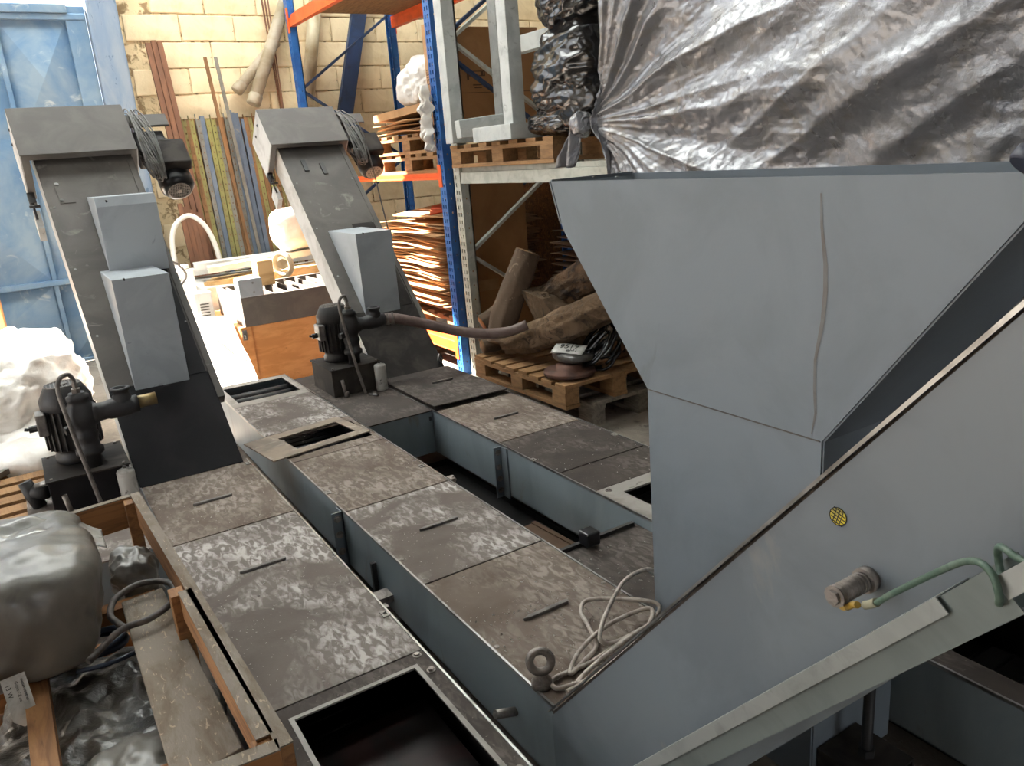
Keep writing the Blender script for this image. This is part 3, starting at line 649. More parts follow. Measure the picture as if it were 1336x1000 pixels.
# ------------------------------------------------------------------ coolant pump units
def pump(ox, oy, unit, label):
    r = thing('coolant_pump', label, 'pump', (ox-.39, oy+.06, .331))
    def bl(b, n, m, p=r, **k): return b.build(n, m, p, local=True, **k)
    tk = bl(MB().box((-.145, -.17, 0), (.145, .17, .152)), 'pump_tank', 'black_paint' if unit == 1 else 'dust_black', bev=.003)
    bl(MB().box((-.152, -.178, .152), (.152, .178, .158)), 'tank_top', 'dust_black')
    for x in (-.13, .13):
        for y in (-.155, .155): bl(MB().cyl((x, y, .158), (x, y, .164), .006, seg=6), 'bolt', 'bolt_steel')
    mo = bl(MB().lathe([(.075, .158), (.085, .165), (.085, .19), (.078, .2), (.078, .215), (.092, .22), (.095, .23), (.095, .39), (.098, .395), (.098, .425), (.072, .475), (.068, .48)], (-.015, .05, 0), seg=8 if unit == 9 else 22), 'pump_motor', 'black_metal')
    b = MB()
    for k in range(26):
        t = 2*PI*k/26; d = Vector((math.cos(t), math.sin(t), 0)); c = Vector((-.015, .05, 0))
        b.bar(c+d*.099+Vector((0, 0, .225)), c+d*.099+Vector((0, 0, .385)), .005, .012, d)
    bl(b, 'cooling_fins', 'black_metal', mo)
    b = MB().torus((-.015, .05, .481), .066, .003, (0, 0, 1), 24, 6)
    for k in range(-4, 5):
        w = math.sqrt(.066**2-(k*.014)**2); b.bar((-.015+k*.014, .05-w, .482), (-.015+k*.014, .05+w, .482), .004, .004)
    b.lathe([(.02, .48), (.02, .486)], (-.015, .05, 0), seg=14)
    bl(b, 'fan_grille', 'tube_grey', mo)
    bl(MB().box((-.135, -.03, .30), (-.098, .06, .39)), 'terminal_box', 'tube_grey', mo, bev=.006)
    bl(MB().cyl((-.135, .015, .33), (-.165, .015, .33), .014, seg=8, sm=False).cyl((-.165, .015, .33), (-.18, .015, .335), .007, seg=8), 'cable_gland', 'black_metal', mo)
    # pipe fittings
    fx, fy = .025, -.095
    pf = bl(MB().lathe([(.034, .158), (.034, .21), (.052, .215), (.052, .235), (.042, .24), (.040, .27), (.046, .285), (.046, .30), (.040, .305), (.044, .33), (.058, .355), (.058, .385), (.045, .42), (.036, .435), (.042, .437), (.042, .455), (.030, .458), (.030, .468)], (fx, fy, 0), seg=20), 'cross_fitting', 'black_metal')
    bl(MB().lathe([(.018, .468), (.018, .485), (.011, .487), (.011, .51)], (fx, fy, 0), seg=6, sm=False), 'compression_nut', 'bolt_steel', pf)
    te = MB().lathe([(.040, .02), (.045, .05), (.038, .055), (.036, .09), (.040, .1), (.042, .14), (.042, .17), (.036, .19), (.036, .21)], (fx, fy, .372), (1, 0, .02), 18)
    te.lathe([(.036, 0), (.036, .05), (.030, .056), (.030, .07), (.037, .072), (.037, .083), (.024, .083), (.022, .06)], (fx+.155, fy, .372), (0, 0, 1), 18)
    bl(te, 'tee_fitting', 'black_metal', pf)
    bl(MB().cyl((fx-.03, fy, .33), (fx-.07, fy-.01, .325), .018, seg=8, sm=False), 'side_plug', 'black_metal', pf)
    if unit == 1:
        bl(MB().lathe([(.026, .20), (.026, .28), (.021, .28), (.021, .22)], (fx, fy, .376), (1, 0, .02), 18), 'brass_nipple', 'brass', pf, label='dull brass pipe nipple')
        # black valve lever at the left of the tank
        b = MB().lathe([(.03, 0), (.035, .02), (.03, .06), (.022, .07)], (-.15, .02, .06), (-1, .3, .1), 14).lathe([(.026, -.06), (.03, 0), (.026, .06)], (-.21, .04, .055), (.3, -.2, -1), 14)
        bl(b, 'drain_valve', 'black_metal'); bl(MB().cyl((-.19, .0, .10), (-.13, -.05, .12), .012, seg=8), 'valve_key', 'steel')
    tp = bez([(fx, fy, .50), (fx-.001, fy, .525), (fx-.015, fy-.015, .548), (fx-.045, fy-.03, .54), (fx-.06, fy-.04, .50), (fx-.055, fy-.05, .42), (fx-.04, fy-.07, .28), (fx-.02, fy-.095, .12), (fx-.005, fy-.125, .0)], 7)
    bl(MB().tube(tp, .0085, 10), 'bent_tube', 'tube_grey', r, label='bent steel tube')
    fc = bl(MB().lathe([(.032, .0), (.034, .01), (.034, .14), (.030, .148), (.012, .15), (.012, .156)], (.125, -.215, 0), seg=18), 'filter_canister', 'filter', r, label='pale cylindrical filter canister')
    bl(MB().cyl((.125, -.215, .156), (.125, -.215, .165), .007, seg=8), 'bleed_screw', 'black_metal', fc)
    bl(MB().cyl((-.085, -.20, 0), (-.085, -.20, .03), .014, seg=10).cyl((-.09, -.20, .02), (-.10, -.20, .10), .010, seg=8), 'shut_off_tap', 'bolt_steel')
    if unit == 2:
        bl(MB().cyl((.02, -.27, .008), (.05, -.33, .008), .006, seg=8), 'loose_pin', 'steel')
    return r
pump(.45, 3.51, 1, 'black coolant pump with brass nipple on the nearest conveyor')
pump(1.873, 4.27, 2, 'black coolant pump with hose on the farthest conveyor')
hz = bez([(1.70, 4.235, .706), (1.78, 4.225, .700), (1.88, 4.20, .668), (2.0, 4.16, .625), (2.14, 4.10, .575), (2.28, 4.04, .545), (2.40, 3.98, .545), (2.50, 3.93, .575)], 8)
hs = thing('suction_hose', 'dull brown rubber hose sticking out from the far coolant pump towards the logs', 'hose', (1.70, 4.235, .70))
MB().tube(hz, .028, 14, caps=False).build('hose_wall', 'hose', hs, solid=.006)
for k in (3, 6):
    cl = MB().torus(hz[k], .030, .004, hz[k+1]-hz[k], 20, 6); cl.cyl(hz[k]+Vector((0, -.03, -.03)), hz[k]+Vector((0, -.03, .04)), .006, seg=8); cl.build('hose_clamp', 'bolt_steel', hs)

# ------------------------------------------------------------------ coiled cables on the heads
def coil_on_head(ox, oy, kx, label, tail=None):
    r = thing('coiled_cable', label, 'cable', (ox+.3, oy+1.4, 1.6))
    def P(x, s, n): return Vector((ox+x-kx*s, oy+s*cA-n*sA, .33+s*sA+n*cA))
    for k in range(11):
        pts = []; x0 = .282+.0075*k; sa = .235+.025*math.sin(k*2.1); na = .07+.008*math.cos(k*1.7); c0 = 2.0+.015*math.sin(k*1.3)
        for j in range(33):
            t = 2*PI*j/32
            pts.append(P(x0+.012*math.sin(2*t+k*.5)+.03*(1-math.cos(t))*.5, c0+sa*math.cos(t), .0+na*math.sin(t)))
        MB().tube(pts, .0042, 6).build('loop', 'cable_grey', r)
    if tail: MB().tube(bez(tail, 8), .005, 7).build('tail', 'cable_grey', r)
coil_on_head(.45, 3.51, .03, 'grey cable coiled on the head of the nearest conveyor')
coil_on_head(1.873, 4.27, 0, 'grey cable coiled on the head of the farthest conveyor, one tail hanging', [(2.17, 5.62, 1.94), (2.24, 5.55, 1.85), (2.27, 5.5, 1.65), (2.30, 5.45, 1.3), (2.32, 5.4, 1.0), (2.33, 5.36, .6)])
tl = MB().tube(bez([(2.085, 5.30, 1.36), (2.05, 5.26, 1.30), (1.98, 5.20, 1.22), (1.86, 5.12, 1.14), (1.79, 5.03, 1.04), (1.73, 4.86, .89), (1.70, 4.72, .76)], 8), .004, 6).build('thin_cable', 'cable_grey')
tag(tl, 'thin grey wire lying across the incline of the farthest conveyor', 'cable')
# pale cable heap on the middle conveyor
pcable = thing('cable_heap', 'pale grey cable lying in loose loops beside the hopper on the middle conveyor', 'cable', (1.1, 1.42, .332))
zc = .340
cp = [(1.40, 1.58, .36), (1.33, 1.56, .40), (1.22, 1.52, .42), (1.10, 1.45, .40), (1.05, 1.41, .37), (1.09, 1.40, .35), (1.23, 1.42, zc), (1.27, 1.45, .37), (1.15, 1.57, .37), (1.10, 1.56, .36), (1.08, 1.50, .35),
      (1.05, 1.43, zc), (.99, 1.40, zc), (.93, 1.38, zc), (1.0, 1.43, .35), (1.12, 1.46, .36), (1.25, 1.45, .36), (1.2, 1.40, .35), (1.08, 1.36, zc), (.97, 1.34, zc), (.90, 1.345, zc), (.87, 1.36, zc), (.89, 1.39, zc), (1.0, 1.385, zc), (1.15, 1.40, .35), (1.26, 1.40, .35)]
MB().tube(bez(cp, 7), .006, 9).build('loop', 'cable_pale', pcable)
cp2 = [(1.26, 1.375, .345), (1.1, 1.35, .345), (.98, 1.33, .345), (.92, 1.335, .345), (.99, 1.36, .35), (1.1, 1.385, .352), (1.22, 1.40, .352), (1.25, 1.375, .35), (1.12, 1.335, .345), (.96, 1.325, .345), (.88, 1.325, .345)]
MB().tube(bez(cp2, 7), .006, 9).build('loop', 'cable_pale', pcable)

# swarf flecks on the plates
b = MB()
for rx, ry, n in (((.25, .68), (1.72, 3.4), 150), ((.85, 1.27), (1.32, 4.3), 330), ((1.66, 2.09), (2.2, 3.5), 90), ((1.3, 1.62), (1.5, 1.9), 60)):
    for k in range(n):
        x = random.uniform(*rx); y = random.uniform(*ry)
        if rx[0] == .85 and k > 150: y = random.uniform(1.32, 1.75)
        s_ = random.uniform(.0012, .0035); t = random.random()*PI; z = .332 if rx[0] != 1.3 else .289
        d = Vector((math.cos(t), math.sin(t), 0)); e = Vector((-d.y, d.x, 0))
        v = b.vs([Vector((x, y, z))+d*s_*1.6, Vector((x, y, z))+e*s_*.7, Vector((x, y, z))-d*s_*1.6, Vector((x, y, z+s_))])
        for q in ((0, 1, 3), (1, 2, 3), (2, 0, 3), (0, 2, 1)): b.fc([v[i] for i in q])
o = b.build('metal_swarf', 'chip'); tag(o, 'pale metal flecks scattered over the conveyor cover plates', 'swarf'); o['kind'] = 'stuff'
# ------------------------------------------------------------------ pallet racks
def perf(b, o, u, H, wdt, cols, pitch=.05, hw=.012, hh=.026):
    """perforated strip: o = lower corner, u = unit width direction, holes at column offsets"""
    o = Vector(o); u = Vector(u); z = Vector((0, 0, 1))
    xs = [0]
    for c in cols: xs += [c-hw/2, c+hw/2]
    xs.append(wdt); n = int(H/pitch)
    for r in range(n):
        z0 = r*pitch; zs = ((z0, z0+pitch-hh, None), (z0+pitch-hh, z0+pitch, 1))
        for a, c, h in zs:
            if not h: b.fc(b.vs([o+u*0+z*a, o+u*wdt+z*a, o+u*wdt+z*c, o+z*c]))
            else:
                for i in range(0, len(xs), 2): b.fc(b.vs([o+u*xs[i]+z*a, o+u*xs[i+1]+z*a, o+u*xs[i+1]+z*c, o+u*xs[i]+z*c]))
def upright(root, x, y, H, m, sx):
    b = MB(); w = .09; dp_ = .07*sx
    perf(b, (x, y-w/2, 0), (0, 1, 0), H, w, (.027, .063))
    for yy in (y-w/2, y+w/2): perf(b, (x, yy, 0), (sx, 0, 0), H, .07, (.035,), .1, .008, .012)
    b.box((x+dp_-.01*sx if sx > 0 else x+dp_, y-w/2, 0), (x+dp_ if sx > 0 else x+dp_+.01, y-w/2+.014, H)); b.box((x+dp_-.01*sx if sx > 0 else x+dp_, y+w/2-.014, 0), (x+dp_ if sx > 0 else x+dp_+.01, y+w/2, H))
    b.box((x-.01, y-.06, 0), (x+.08, y+.06, .006))
    return b.build('upright', m, root)
def rack(root, y0, y1, m, mb, levels, H, conn, bm_):
    for y in (y0, y1):
        upright(root, 2.65, y, H, m, 1); upright(root, 3.75, y, H, m, -1)
        nodes = [(2.70, .2), (3.70, .85), (2.70, .93)] if False else []
        z = .22; s = 0
        while z < H-.7:
            a = (2.705 if s == 0 else 3.695, y, z); c = (3.695 if s == 0 else 2.705, y, z+.68)
            if s == 0: a, c = (3.695, y, z), (2.705, y, z+.68)
            else: a, c = (2.705, y, z), (3.695, y, z+.68)
            MB().bar(a, c, .022, .04, (0, 1, 0)).build('brace', mb, root); z += .70; s = 1-s
    for zb, hh in levels:
        for x in (2.65, 3.75):
            sx = 1 if x < 3 else -1
            b = MB().box((x if sx > 0 else x-.05, y0+.05, zb-hh), (x+.05 if sx > 0 else x, y1-.05, zb-.03)).box((x+.018 if sx > 0 else x-.05, y0+.05, zb-.03), (x+.05 if sx > 0 else x-.018, y1-.05, zb))
            b.box((x-.004, y0+.05, zb-hh), (x+.006, y1-.05, zb-hh+.01)); b.build('beam', bm_, root, bev=.003)
            for yy, d in ((y0, 1), (y1, -1)):
                MB().box((x-.006 if sx > 0 else x, yy-.0 if d > 0 else yy-.05, zb-hh-.05), (x if sx > 0 else x+.006, yy+.05 if d > 0 else yy, zb+.06)).build('beam_connector', conn, root)
rb_ = thing('pallet_rack', 'blue pallet rack with orange beams against the back wall', 'rack', (3.2, 6.5, 0))
rack(rb_, 5.14, 8.02, 'rack_blue', 'rack_dark', ((.27, .11), (1.47, .045), (2.98, .11)), 3.3, 'rack_orange', 'rack_orange')
rw = thing('pallet_rack', 'pale grey pallet rack carrying a pallet with black bags', 'rack', (3.2, 3.6, 0))
rack(rw, 2.2, 4.92, 'rack_white', 'rack_white', ((1.50, .105),), 3.3, 'rack_white', 'rack_white')
rd = MB().box((2.70, 5.3, 2.985), (3.74, 7.9, 3.0)).build('shelf_board', 'pallet_wood', rb_)

# ------------------------------------------------------------------ pallets
def pallet(loc, rotz, label, m, L=1.2, Wd=.8, nb=7, group=None):
    r = thing('wooden_pallet', label, 'pallet', loc, rotz, group)
    bwid = .10; st = None
    for k in range(nb):
        y = -L/2+.05+(L-.1)*k/(nb-1)
        if not st: st = MB().box((-Wd/2, -bwid/2, -.011), (Wd/2, bwid/2, .011)).build('deck_board', m, r, local=True, bev=.002); st.location = (0, y, .133)
        else: share(st, r, (random.uniform(-.008, .008), y, .133), (0, 0, random.uniform(-.01, .01)))
    s2 = None; s3 = None; bk = None
    for x in (-Wd/2+.05, 0, Wd/2-.05):
        if not s2:
            s2 = MB().box((-.05, -L/2, -.011), (.05, L/2, .011)).build('stringer_board', m, r, local=True); s2.location = (x, 0, .111)
            s3 = MB().box((-.05, -L/2, -.011), (.05, L/2, .011)).build('bottom_board', m, r, local=True); s3.location = (x, 0, .011)
        else: share(s2, r, (x, 0, .111)); share(s3, r, (x, 0, .011))
        for y in (-L/2+.07, 0, L/2-.07):
            if not bk: bk = MB().box((-.05, -.065, -.039), (.05, .065, .039)).build('block', m, r, local=True, bev=.003); bk.location = (x, y, .061)
            else: share(bk, r, (x, y, .061))
    return r
pallet((3.03, 4.10, 0), 0, 'weathered grey pallet on the floor beneath the log pallet', 'pallet_grey')
pallet((2.85, 4.02, .146), 0, 'brown wooden pallet carrying the pile of logs', 'pallet_wood', L=1.04, nb=8)
pallet((3.02, 4.32, 1.502), 0, 'wooden pallet on the grey rack under the steel stand', 'pallet_wood')
pallet((3.10, 5.85, .272), 0, 'wooden pallet under the tall stack of flattened cardboard', 'pallet_wood')
pallet((3.10, 5.78, 1.472), 0, 'lower of two stacked pallets on the blue rack', 'pallet_wood')
pallet((3.10, 5.80, 1.618), .03, 'upper of two stacked pallets on the blue rack', 'pallet_wood')
pallet((-.42, 4.35, .0), .05, 'light wooden pallet on the floor left of the nearest pump', 'pallet_wood', L=1.0, Wd=.7)

# ------------------------------------------------------------------ logs
def log(name, label, pts, rs, m, endm, amp=.012, sc=9, seg=40, seed=0):
    P = bez(pts, 18); n = len(P); R_ = []
    for i in range(n):
        t = i/(n-1)*(len(rs)-1); a = int(min(t, len(rs)-2)); R_.append(rs[a]+(rs[a+1]-rs[a])*(t-a))
    r = thing(name, label, 'log', P[0])
    b = MB().tube(P, R_, seg, caps=False)
    off = Vector((seed*5.1, seed, 0))
    axis = (P[-1]-P[0]).normalized()
    b.bm.verts.ensure_lookup_table()
    for i, v in enumerate(b.bm.verts):
        c = P[i//seg]; d = v.co-c; l = max(d.length, 1e-5)
        ang = (i % seg)/seg*2*PI
        q = d.normalized()*.22 + axis*((c-P[0]).dot(axis))*.30
        v.co = c+d.normalized()*(l+amp*(1.3*ridge(q+off, sc*1.2)-.6+.8*ridge(q+off*2, sc*2.6)+.9*nz(v.co+off, sc*1.2)))
    b.build('bark', m, r)
    for i, s_ in ((0, -1), (n-1, 1)):
        d = (P[1]-P[0]) if i == 0 else (P[-1]-P[-2])
        MB().lathe([(R_[i]*1.02, 0), (R_[i]*.9, .008), (R_[i]*.4, .011), (.003, .012)], P[i]-d.normalized()*s_*.004, d*s_, seg).build('cut_end', endm, r)
    return r
log('tree_log', 'smooth upright log leaning against the tall brown carton', [(2.56, 4.36, .38), (2.62, 4.38, .55), (2.72, 4.36, .76), (2.80, 4.33, .95)], [.088, .092, .085, .078], 'bark_smooth', 'endgrain', .005, 7, seed=1)
log('tree_log', 'rough-barked log high at the back of the log pile', [(2.86, 4.32, .60), (2.92, 4.1, .70), (2.98, 3.85, .84), (3.05, 3.6, .96)], [.085, .10, .10, .095], 'bark_dark', 'endgrain', .016, 13, seed=2)
log('tree_log', 'long weathered log lying diagonally across the front of the pile', [(2.56, 4.30, .385), (2.62, 4.12, .44), (2.70, 3.85, .54), (2.78, 3.55, .68), (2.86, 3.25, .80)], [.05, .085, .092, .085, .08], 'bark', 'endgrain', .014, 8, seed=3)
log('tree_log', 'short log with an orange cut end beside the rack upright', [(2.58, 4.62, .47), (2.68, 4.60, .52), (2.80, 4.56, .60)], [.055, .058, .055], 'bark_smooth', 'end_orange', .005, 8, seed=4)
log('tree_log', 'small pale log stub at the foot of the leaning log', [(2.50, 4.50, .345), (2.58, 4.49, .352), (2.68, 4.47, .36)], [.045, .05, .05], 'bark_smooth', 'endgrain', .004, 8, seed=5)
log('tree_log', 'dark log at the bottom of the pile behind the weathered log', [(2.90, 4.40, .39), (2.98, 4.1, .40), (3.05, 3.75, .40)], [.085, .09, .085], 'bark_dark', 'endgrain', .014, 10, seed=6)
log('tree_log', 'brown log lying low behind the cable bundle', [(3.10, 4.45, .47), (3.12, 4.1, .47), (3.12, 3.6, .47)], [.08, .08, .08], 'bark_dark', 'endgrain', .012, 10, seed=9)
# spiky split stump piece
sp = thing('split_stump', 'spiky orange-brown split stump wedge in the middle of the log pile', 'log', (2.74, 4.15, .45))
b = MB(); poly = [(4.30, .72), (4.06, .685), (3.96, .60), (4.02, .49), (4.12, .45), (4.20, .56)]
v0 = b.vs([(2.70+.12*(.72-p[1]), *p) for p in poly]); v1 = b.vs([(2.90, p[0]*.9+.41, p[1]) for p in poly]); b.fc(v0[::-1]); b.fc(v1)
for i in range(6): b.fc([v0[i], v0[(i+1) % 6], v1[(i+1) % 6], v1[i]])
b.build('wedge', 'bark', sp)
b = MB()
for k in range(60):
    t = random.random(); a, c = random.choice([(0, 5), (5, 4), (0, 1)]); p = Vector((2.70, *poly[a])).lerp(Vector((2.70, *poly[c])), t); p.x += .12*(.72-p.z)
    b.lathe([(.006, 0), (.0005, .02)], p+Vector((random.uniform(0, .1), 0, 0)), (-.7, random.uniform(-.5, .5), random.uniform(-.3, .5)), 5)
b.build('splinters', 'bark', sp)
for k, (x, z) in enumerate(((2.93, .585), (2.955, .625))):
    o = MB().bar((x, 4.2, z-.04), (x+.08, 3.55, z+.12), .05, .016, (-.4, 0, 1)).build('pale_slat', 'rack_white')
    tag(o, 'pale green slat wedged among the logs, %s of the two' % ('lower' if k == 0 else 'upper'), 'slat', 'pale slats among the logs')
cbn = thing('cable_bundle', 'tangled bundle of black cable on the log pallet beside the hopper', 'cable', (2.78, 3.62, .30))
for k in range(9):
    cx, cy, cz = 2.78+random.uniform(-.05, .08), 3.62+random.uniform(-.06, .05), .42+random.uniform(-.05, .08)
    tl_ = random.uniform(-.7, .7); pts = []
    for j in range(17):
        t = 2*PI*j/16*.95+k; r_ = .10+random.uniform(-.012, .012)
        pts.append((cx+r_*math.cos(t)*.7, cy+r_*math.sin(t), max(.305, cz+r_*math.cos(t+tl_)*.9)))
    MB().tube(bez(pts, 3), .010, 7).build('loop', 'black_plastic', cbn)
dc = thing('rusty_disc', 'round rusty brake disc on the front of the log pallet', 'disc', (2.60, 3.66, .29))
MB().lathe([(.03, .305), (.15, .305), (.152, .312), (.152, .322), (.15, .33), (.08, .33), (.078, .36), (.03, .362)], (2.60, 3.66, 0), seg=30).cyl((2.55, 3.72, .29), (2.55, 3.72, .306), .03, seg=10).build('disc', 'rust', dc)
pk = thing('wrapped_parcel', 'plastic-wrapped parcel with a white number label on the rusty disc', 'parcel', (2.64, 3.68, .36))
bag('wrapping', 'dark_plastic', (2.66, 3.70, .395), (.20, .26, .07), .015, 5, pk, sub=4)
Mt = Matrix.Translation((2.625, 3.69, .442)) @ Matrix.Rotation(math.radians(-59), 4, 'Z') @ Matrix.Rotation(math.radians(18), 4, 'X')
lb = MB().grid(lambda u, v: Mt @ Vector((-.10+.2*u, -.05+.1*v, .004*math.sin(u*5))), 8, 3).build('number_label', 'label_white', pk, solid=.001, label='white label with black digits')
def text(s_, size, mt, m, parent, nm='lettering'):
    cu = bpy.data.curves.new('t', 'FONT'); cu.body = s_; cu.size = size; cu.align_x = 'CENTER'; cu.align_y = 'CENTER'; cu.extrude = .0004
    to = bpy.data.objects.new('t', cu); COL.objects.link(to)
    dg = bpy.context.evaluated_depsgraph_get(); me = bpy.data.meshes.new_from_object(to.evaluated_get(dg))
    bpy.data.objects.remove(to); me.transform(INV[parent] @ mt); me.materials.clear(); me.materials.append(MATS[m])
    o = bpy.data.objects.new(nm, me); COL.objects.link(o); o.parent = parent; return o
text('9519', .062, Mt @ Matrix.Translation((0, .016, .0065)), 'black_ink', lb)
text('8M1', .04, Mt @ Matrix.Translation((.03, -.03, .0065)), 'black_ink', lb)

# ------------------------------------------------------------------ cartons and cardboard
tc_ = thing('tall_carton', 'tall flat brown carton standing behind the grey rack braces', 'carton', (2.98, 5.02, 0))
MB().box((2.745, 4.985, .20), (3.23, 5.07, 1.40)).build('panel', 'carton', tc_, bev=.004)
MB().box((2.76, 4.982, .62), (2.95, 4.985, .70)).build('tape', 'cardboard', tc_)
MB().box((2.75, 5.0, 0), (3.2, 5.06, .2)).build('stand_block', 'carton', tc_)
def sheets(n, x0, x1, y0, y1, z0, z1, m, label, group, nm='cardboard_sheet', jx=.05, jy=.08, th=.007, sag=.014):
    bases = []
    for k in range(4):
        ph = random.random()*6; 
        f = lambda u, v, ph=ph: Vector(((u-.5)*(x1-x0), (v-.5)*(y1-y0), sag*(-(v-.5)**2*2+.14*math.sin(v*5+ph)+.2*math.sin(u*4+ph)) - (.006 if u < .1 else 0)*math.sin(v*9+ph)))
        bases.append(MB().grid(f, 5, 8, True).build(nm, m, solid=th))
    used_ = set()
    for k in range(n):
        i = k % 4; src = bases[i]
        o = src if i not in used_ else src.copy()
        if i in used_: COL.objects.link(o)
        used_.add(i)
        o.location = ((x0+x1)/2+random.uniform(-jx, jx), (y0+y1)/2+random.uniform(-jy, jy), z0+(z1-z0)*k/(n-1)); o.rotation_euler = (random.uniform(-.012, .012), random.uniform(-.02, .01), random.uniform(-.06, .06))
        tag(o, label, 'cardboard', group)
sheets(44, 2.68, 3.5, 5.28, 6.40, .452, 1.10, 'cardboard', 'flattened brown cardboard sheet in the tall stack beside the blue upright', 'flattened cardboard stack on the blue rack')
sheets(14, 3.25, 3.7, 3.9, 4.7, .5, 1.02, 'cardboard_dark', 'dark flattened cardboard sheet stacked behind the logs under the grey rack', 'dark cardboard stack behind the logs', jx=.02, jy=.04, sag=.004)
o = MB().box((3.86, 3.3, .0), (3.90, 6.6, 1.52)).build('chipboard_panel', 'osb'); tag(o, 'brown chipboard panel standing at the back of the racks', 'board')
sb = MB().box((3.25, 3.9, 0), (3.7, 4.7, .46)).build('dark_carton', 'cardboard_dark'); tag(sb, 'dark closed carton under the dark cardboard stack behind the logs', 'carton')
o = MB().box((-.40, -.42, 0), (.40, .42, .012), Matrix.Translation((3.08, 5.70, 1.19)) @ Matrix.Rotation(-.10, 4, 'Y') @ Matrix.Rotation(.05, 4, 'Z')).build('flat_box', 'cardboard'); tag(o, 'tan flattened box lying on the tall cardboard stack under the red one', 'cardboard')
o = MB().box((-.34, -.28, 0), (.36, .25, .010), Matrix.Translation((3.12, 5.56, 1.210)) @ Matrix.Rotation(-.10, 4, 'Y') @ Matrix.Rotation(-.5, 4, 'Z')).build('flat_box', 'carton_red'); tag(o, 'red-orange flattened box on top of the tall cardboard stack', 'cardboard')
pt = thing('paper_tube', 'short upright cream tube on the cardboard stack', 'tube', (3.35, 6.05, 1.225)); MB().cyl((3.35, 6.05, 1.225), (3.35, 6.05, 1.375), .075, seg=20, caps=False).build('tube_wall', 'pipe_pvc', pt, solid=.012)
MB().cyl((3.35, 6.05, 1.225), (3.35, 6.05, 1.23), .07, seg=20).build('base_disc', 'pipe_pvc', pt)
sheets(4, 2.70, 3.5, 5.25, 6.3, 1.79, 1.86, 'cardboard', 'flat tan cardboard sheet on the stacked pallets of the blue rack', 'cardboard on the stacked pallets', jx=.05)
o = MB().box((-.36, -.5, 0), (.36, .5, .055), Matrix.Translation((3.04, 5.72, 1.90)) @ Matrix.Rotation(math.radians(-3), 4, 'X') @ Matrix.Rotation(.12, 4, 'Z')).build('flat_box', 'cardboard'); tag(o, 'folded tan carton topping the upper pallet of the blue rack', 'carton')
sk_ = thing('plastic_sack', 'white plastic sack with small black print on the upper cardboard', 'sack', (2.93, 5.62, 1.95))
bag('film', 'white_plastic', (2.93, 5.62, 2.12), (.5, .52, .34), .05, 2, sk_, fl=.02)
# hanging plastic wrap beside the blue upright
hw_ = MB().grid(lambda u, v: Vector((2.60+.025*math.sin(u*22+3*v)+.05*nz((u*4, v*7, 1)), 5.19+.12*(u-.5)*(1-.35*v)+.04*nz((u*3, v*6, 5)), 2.06-(.42+.10*nz((u*6, 2, 2)))*v)), 60, 60).build('plastic_film', 'white_plastic', solid=.0015); tag(hw_, 'crumpled clear plastic film hanging beside the blue upright', 'film')
sc_ = thing('carton_strip', 'narrow upright carton edge with dark lettering beside the blue upright', 'carton', (2.72, 5.28, 1.9))
MB().box((2.69, 5.24, 1.80), (2.76, 5.31, 2.46)).build('panel', 'cardboard', sc_)
text('GIEI', .062, Matrix.Translation((2.689, 5.275, 2.12)) @ Matrix.Rotation(-PI/2, 4, 'Z') @ Matrix.Rotation(PI/2, 4, 'X') @ Matrix.Rotation(PI/2, 4, 'Z'), 'brown_ink', sc_)
bc = thing('brown_carton', 'large flat brown carton with small printed symbols behind the steel stand', 'carton', (3.2, 5.27, 1.76))
MB().box((2.83, 5.20, 1.775), (3.58, 5.33, 2.44)).build('body', 'carton', bc, bev=.005)
MB().box((2.84, 5.198, 2.00), (3.57, 5.20, 2.004)).build('fold_line', 'brown_ink', bc)
b = MB().box((2.97, 5.1975, 2.142), (3.10, 5.20, 2.148)).box((2.97, 5.1975, 2.112), (3.10, 5.20, 2.118)).box((2.975, 5.1975, 2.112), (3.01, 5.20, 2.148)).box((3.07, 5.1975, 2.112), (3.09, 5.20, 2.148)).box((2.955, 5.1975, 2.09), (2.97, 5.20, 2.145)).box((3.098, 5.1975, 2.112), (3.104, 5.20, 2.148))
b.box((3.0, 5.1975, 2.05), (3.07, 5.20, 2.058)).box((3.01, 5.1975, 2.032), (3.07, 5.20, 2.04)).box((3.16, 5.1975, 2.05), (3.21, 5.20, 2.058)).box((3.17, 5.1975, 2.032), (3.21, 5.20, 2.04)).box((3.17, 5.1975, 2.10), (3.21, 5.20, 2.14)); b.build('printed_symbols', 'brown_ink', bc)

# ------------------------------------------------------------------ steel stand and bags on the grey rack pallet
ss = thing('steel_stand', 'grey box-section steel stand on the pallet of the grey rack', 'stand', (2.85, 4.5, 1.648))
for y, x in ((4.80, 2.58), (4.05, 2.58)): MB().box((x, y, 1.66 if y > 4.5 else 1.735), (x+.09, y+.10, 2.9)).build('leg', 'stand_paint', ss, bev=.004)
for y in (4.80, 4.05): MB().box((3.0-.02, y, 1.66), (3.07, y+.10, 2.9)).build('leg', 'stand_paint', ss, bev=.004)
MB().box((2.98, 4.15, 2.18), (3.06, 4.80, 2.28)).build('cross_bar', 'stand_paint', ss, bev=.004)
MB().box((2.60, 4.15, 2.75), (2.66, 4.80, 2.85)).build('cross_bar', 'stand_paint', ss, bev=.004)
MB().box((2.67, 4.80, 1.66), (2.98, 4.90, 1.76)).build('foot_bar', 'stand_paint', ss, bev=.004)
MB().box((2.54, 4.02, 1.648), (3.1, 4.46, 1.735)).build('foot_plate', 'stand_paint', ss, bev=.004)
o = MB().box((-.19, -.06, 0), (.19, .06, .11), Matrix.Translation((2.74, 4.62, 1.70)) @ Matrix.Rotation(-.25, 4, 'Z') @ Matrix.Rotation(-.08, 4, 'Y')).build('steel_block', 'stand_paint', bev=.005); tag(o, 'loose grey steel bar lying at the foot of the steel stand', 'bar')
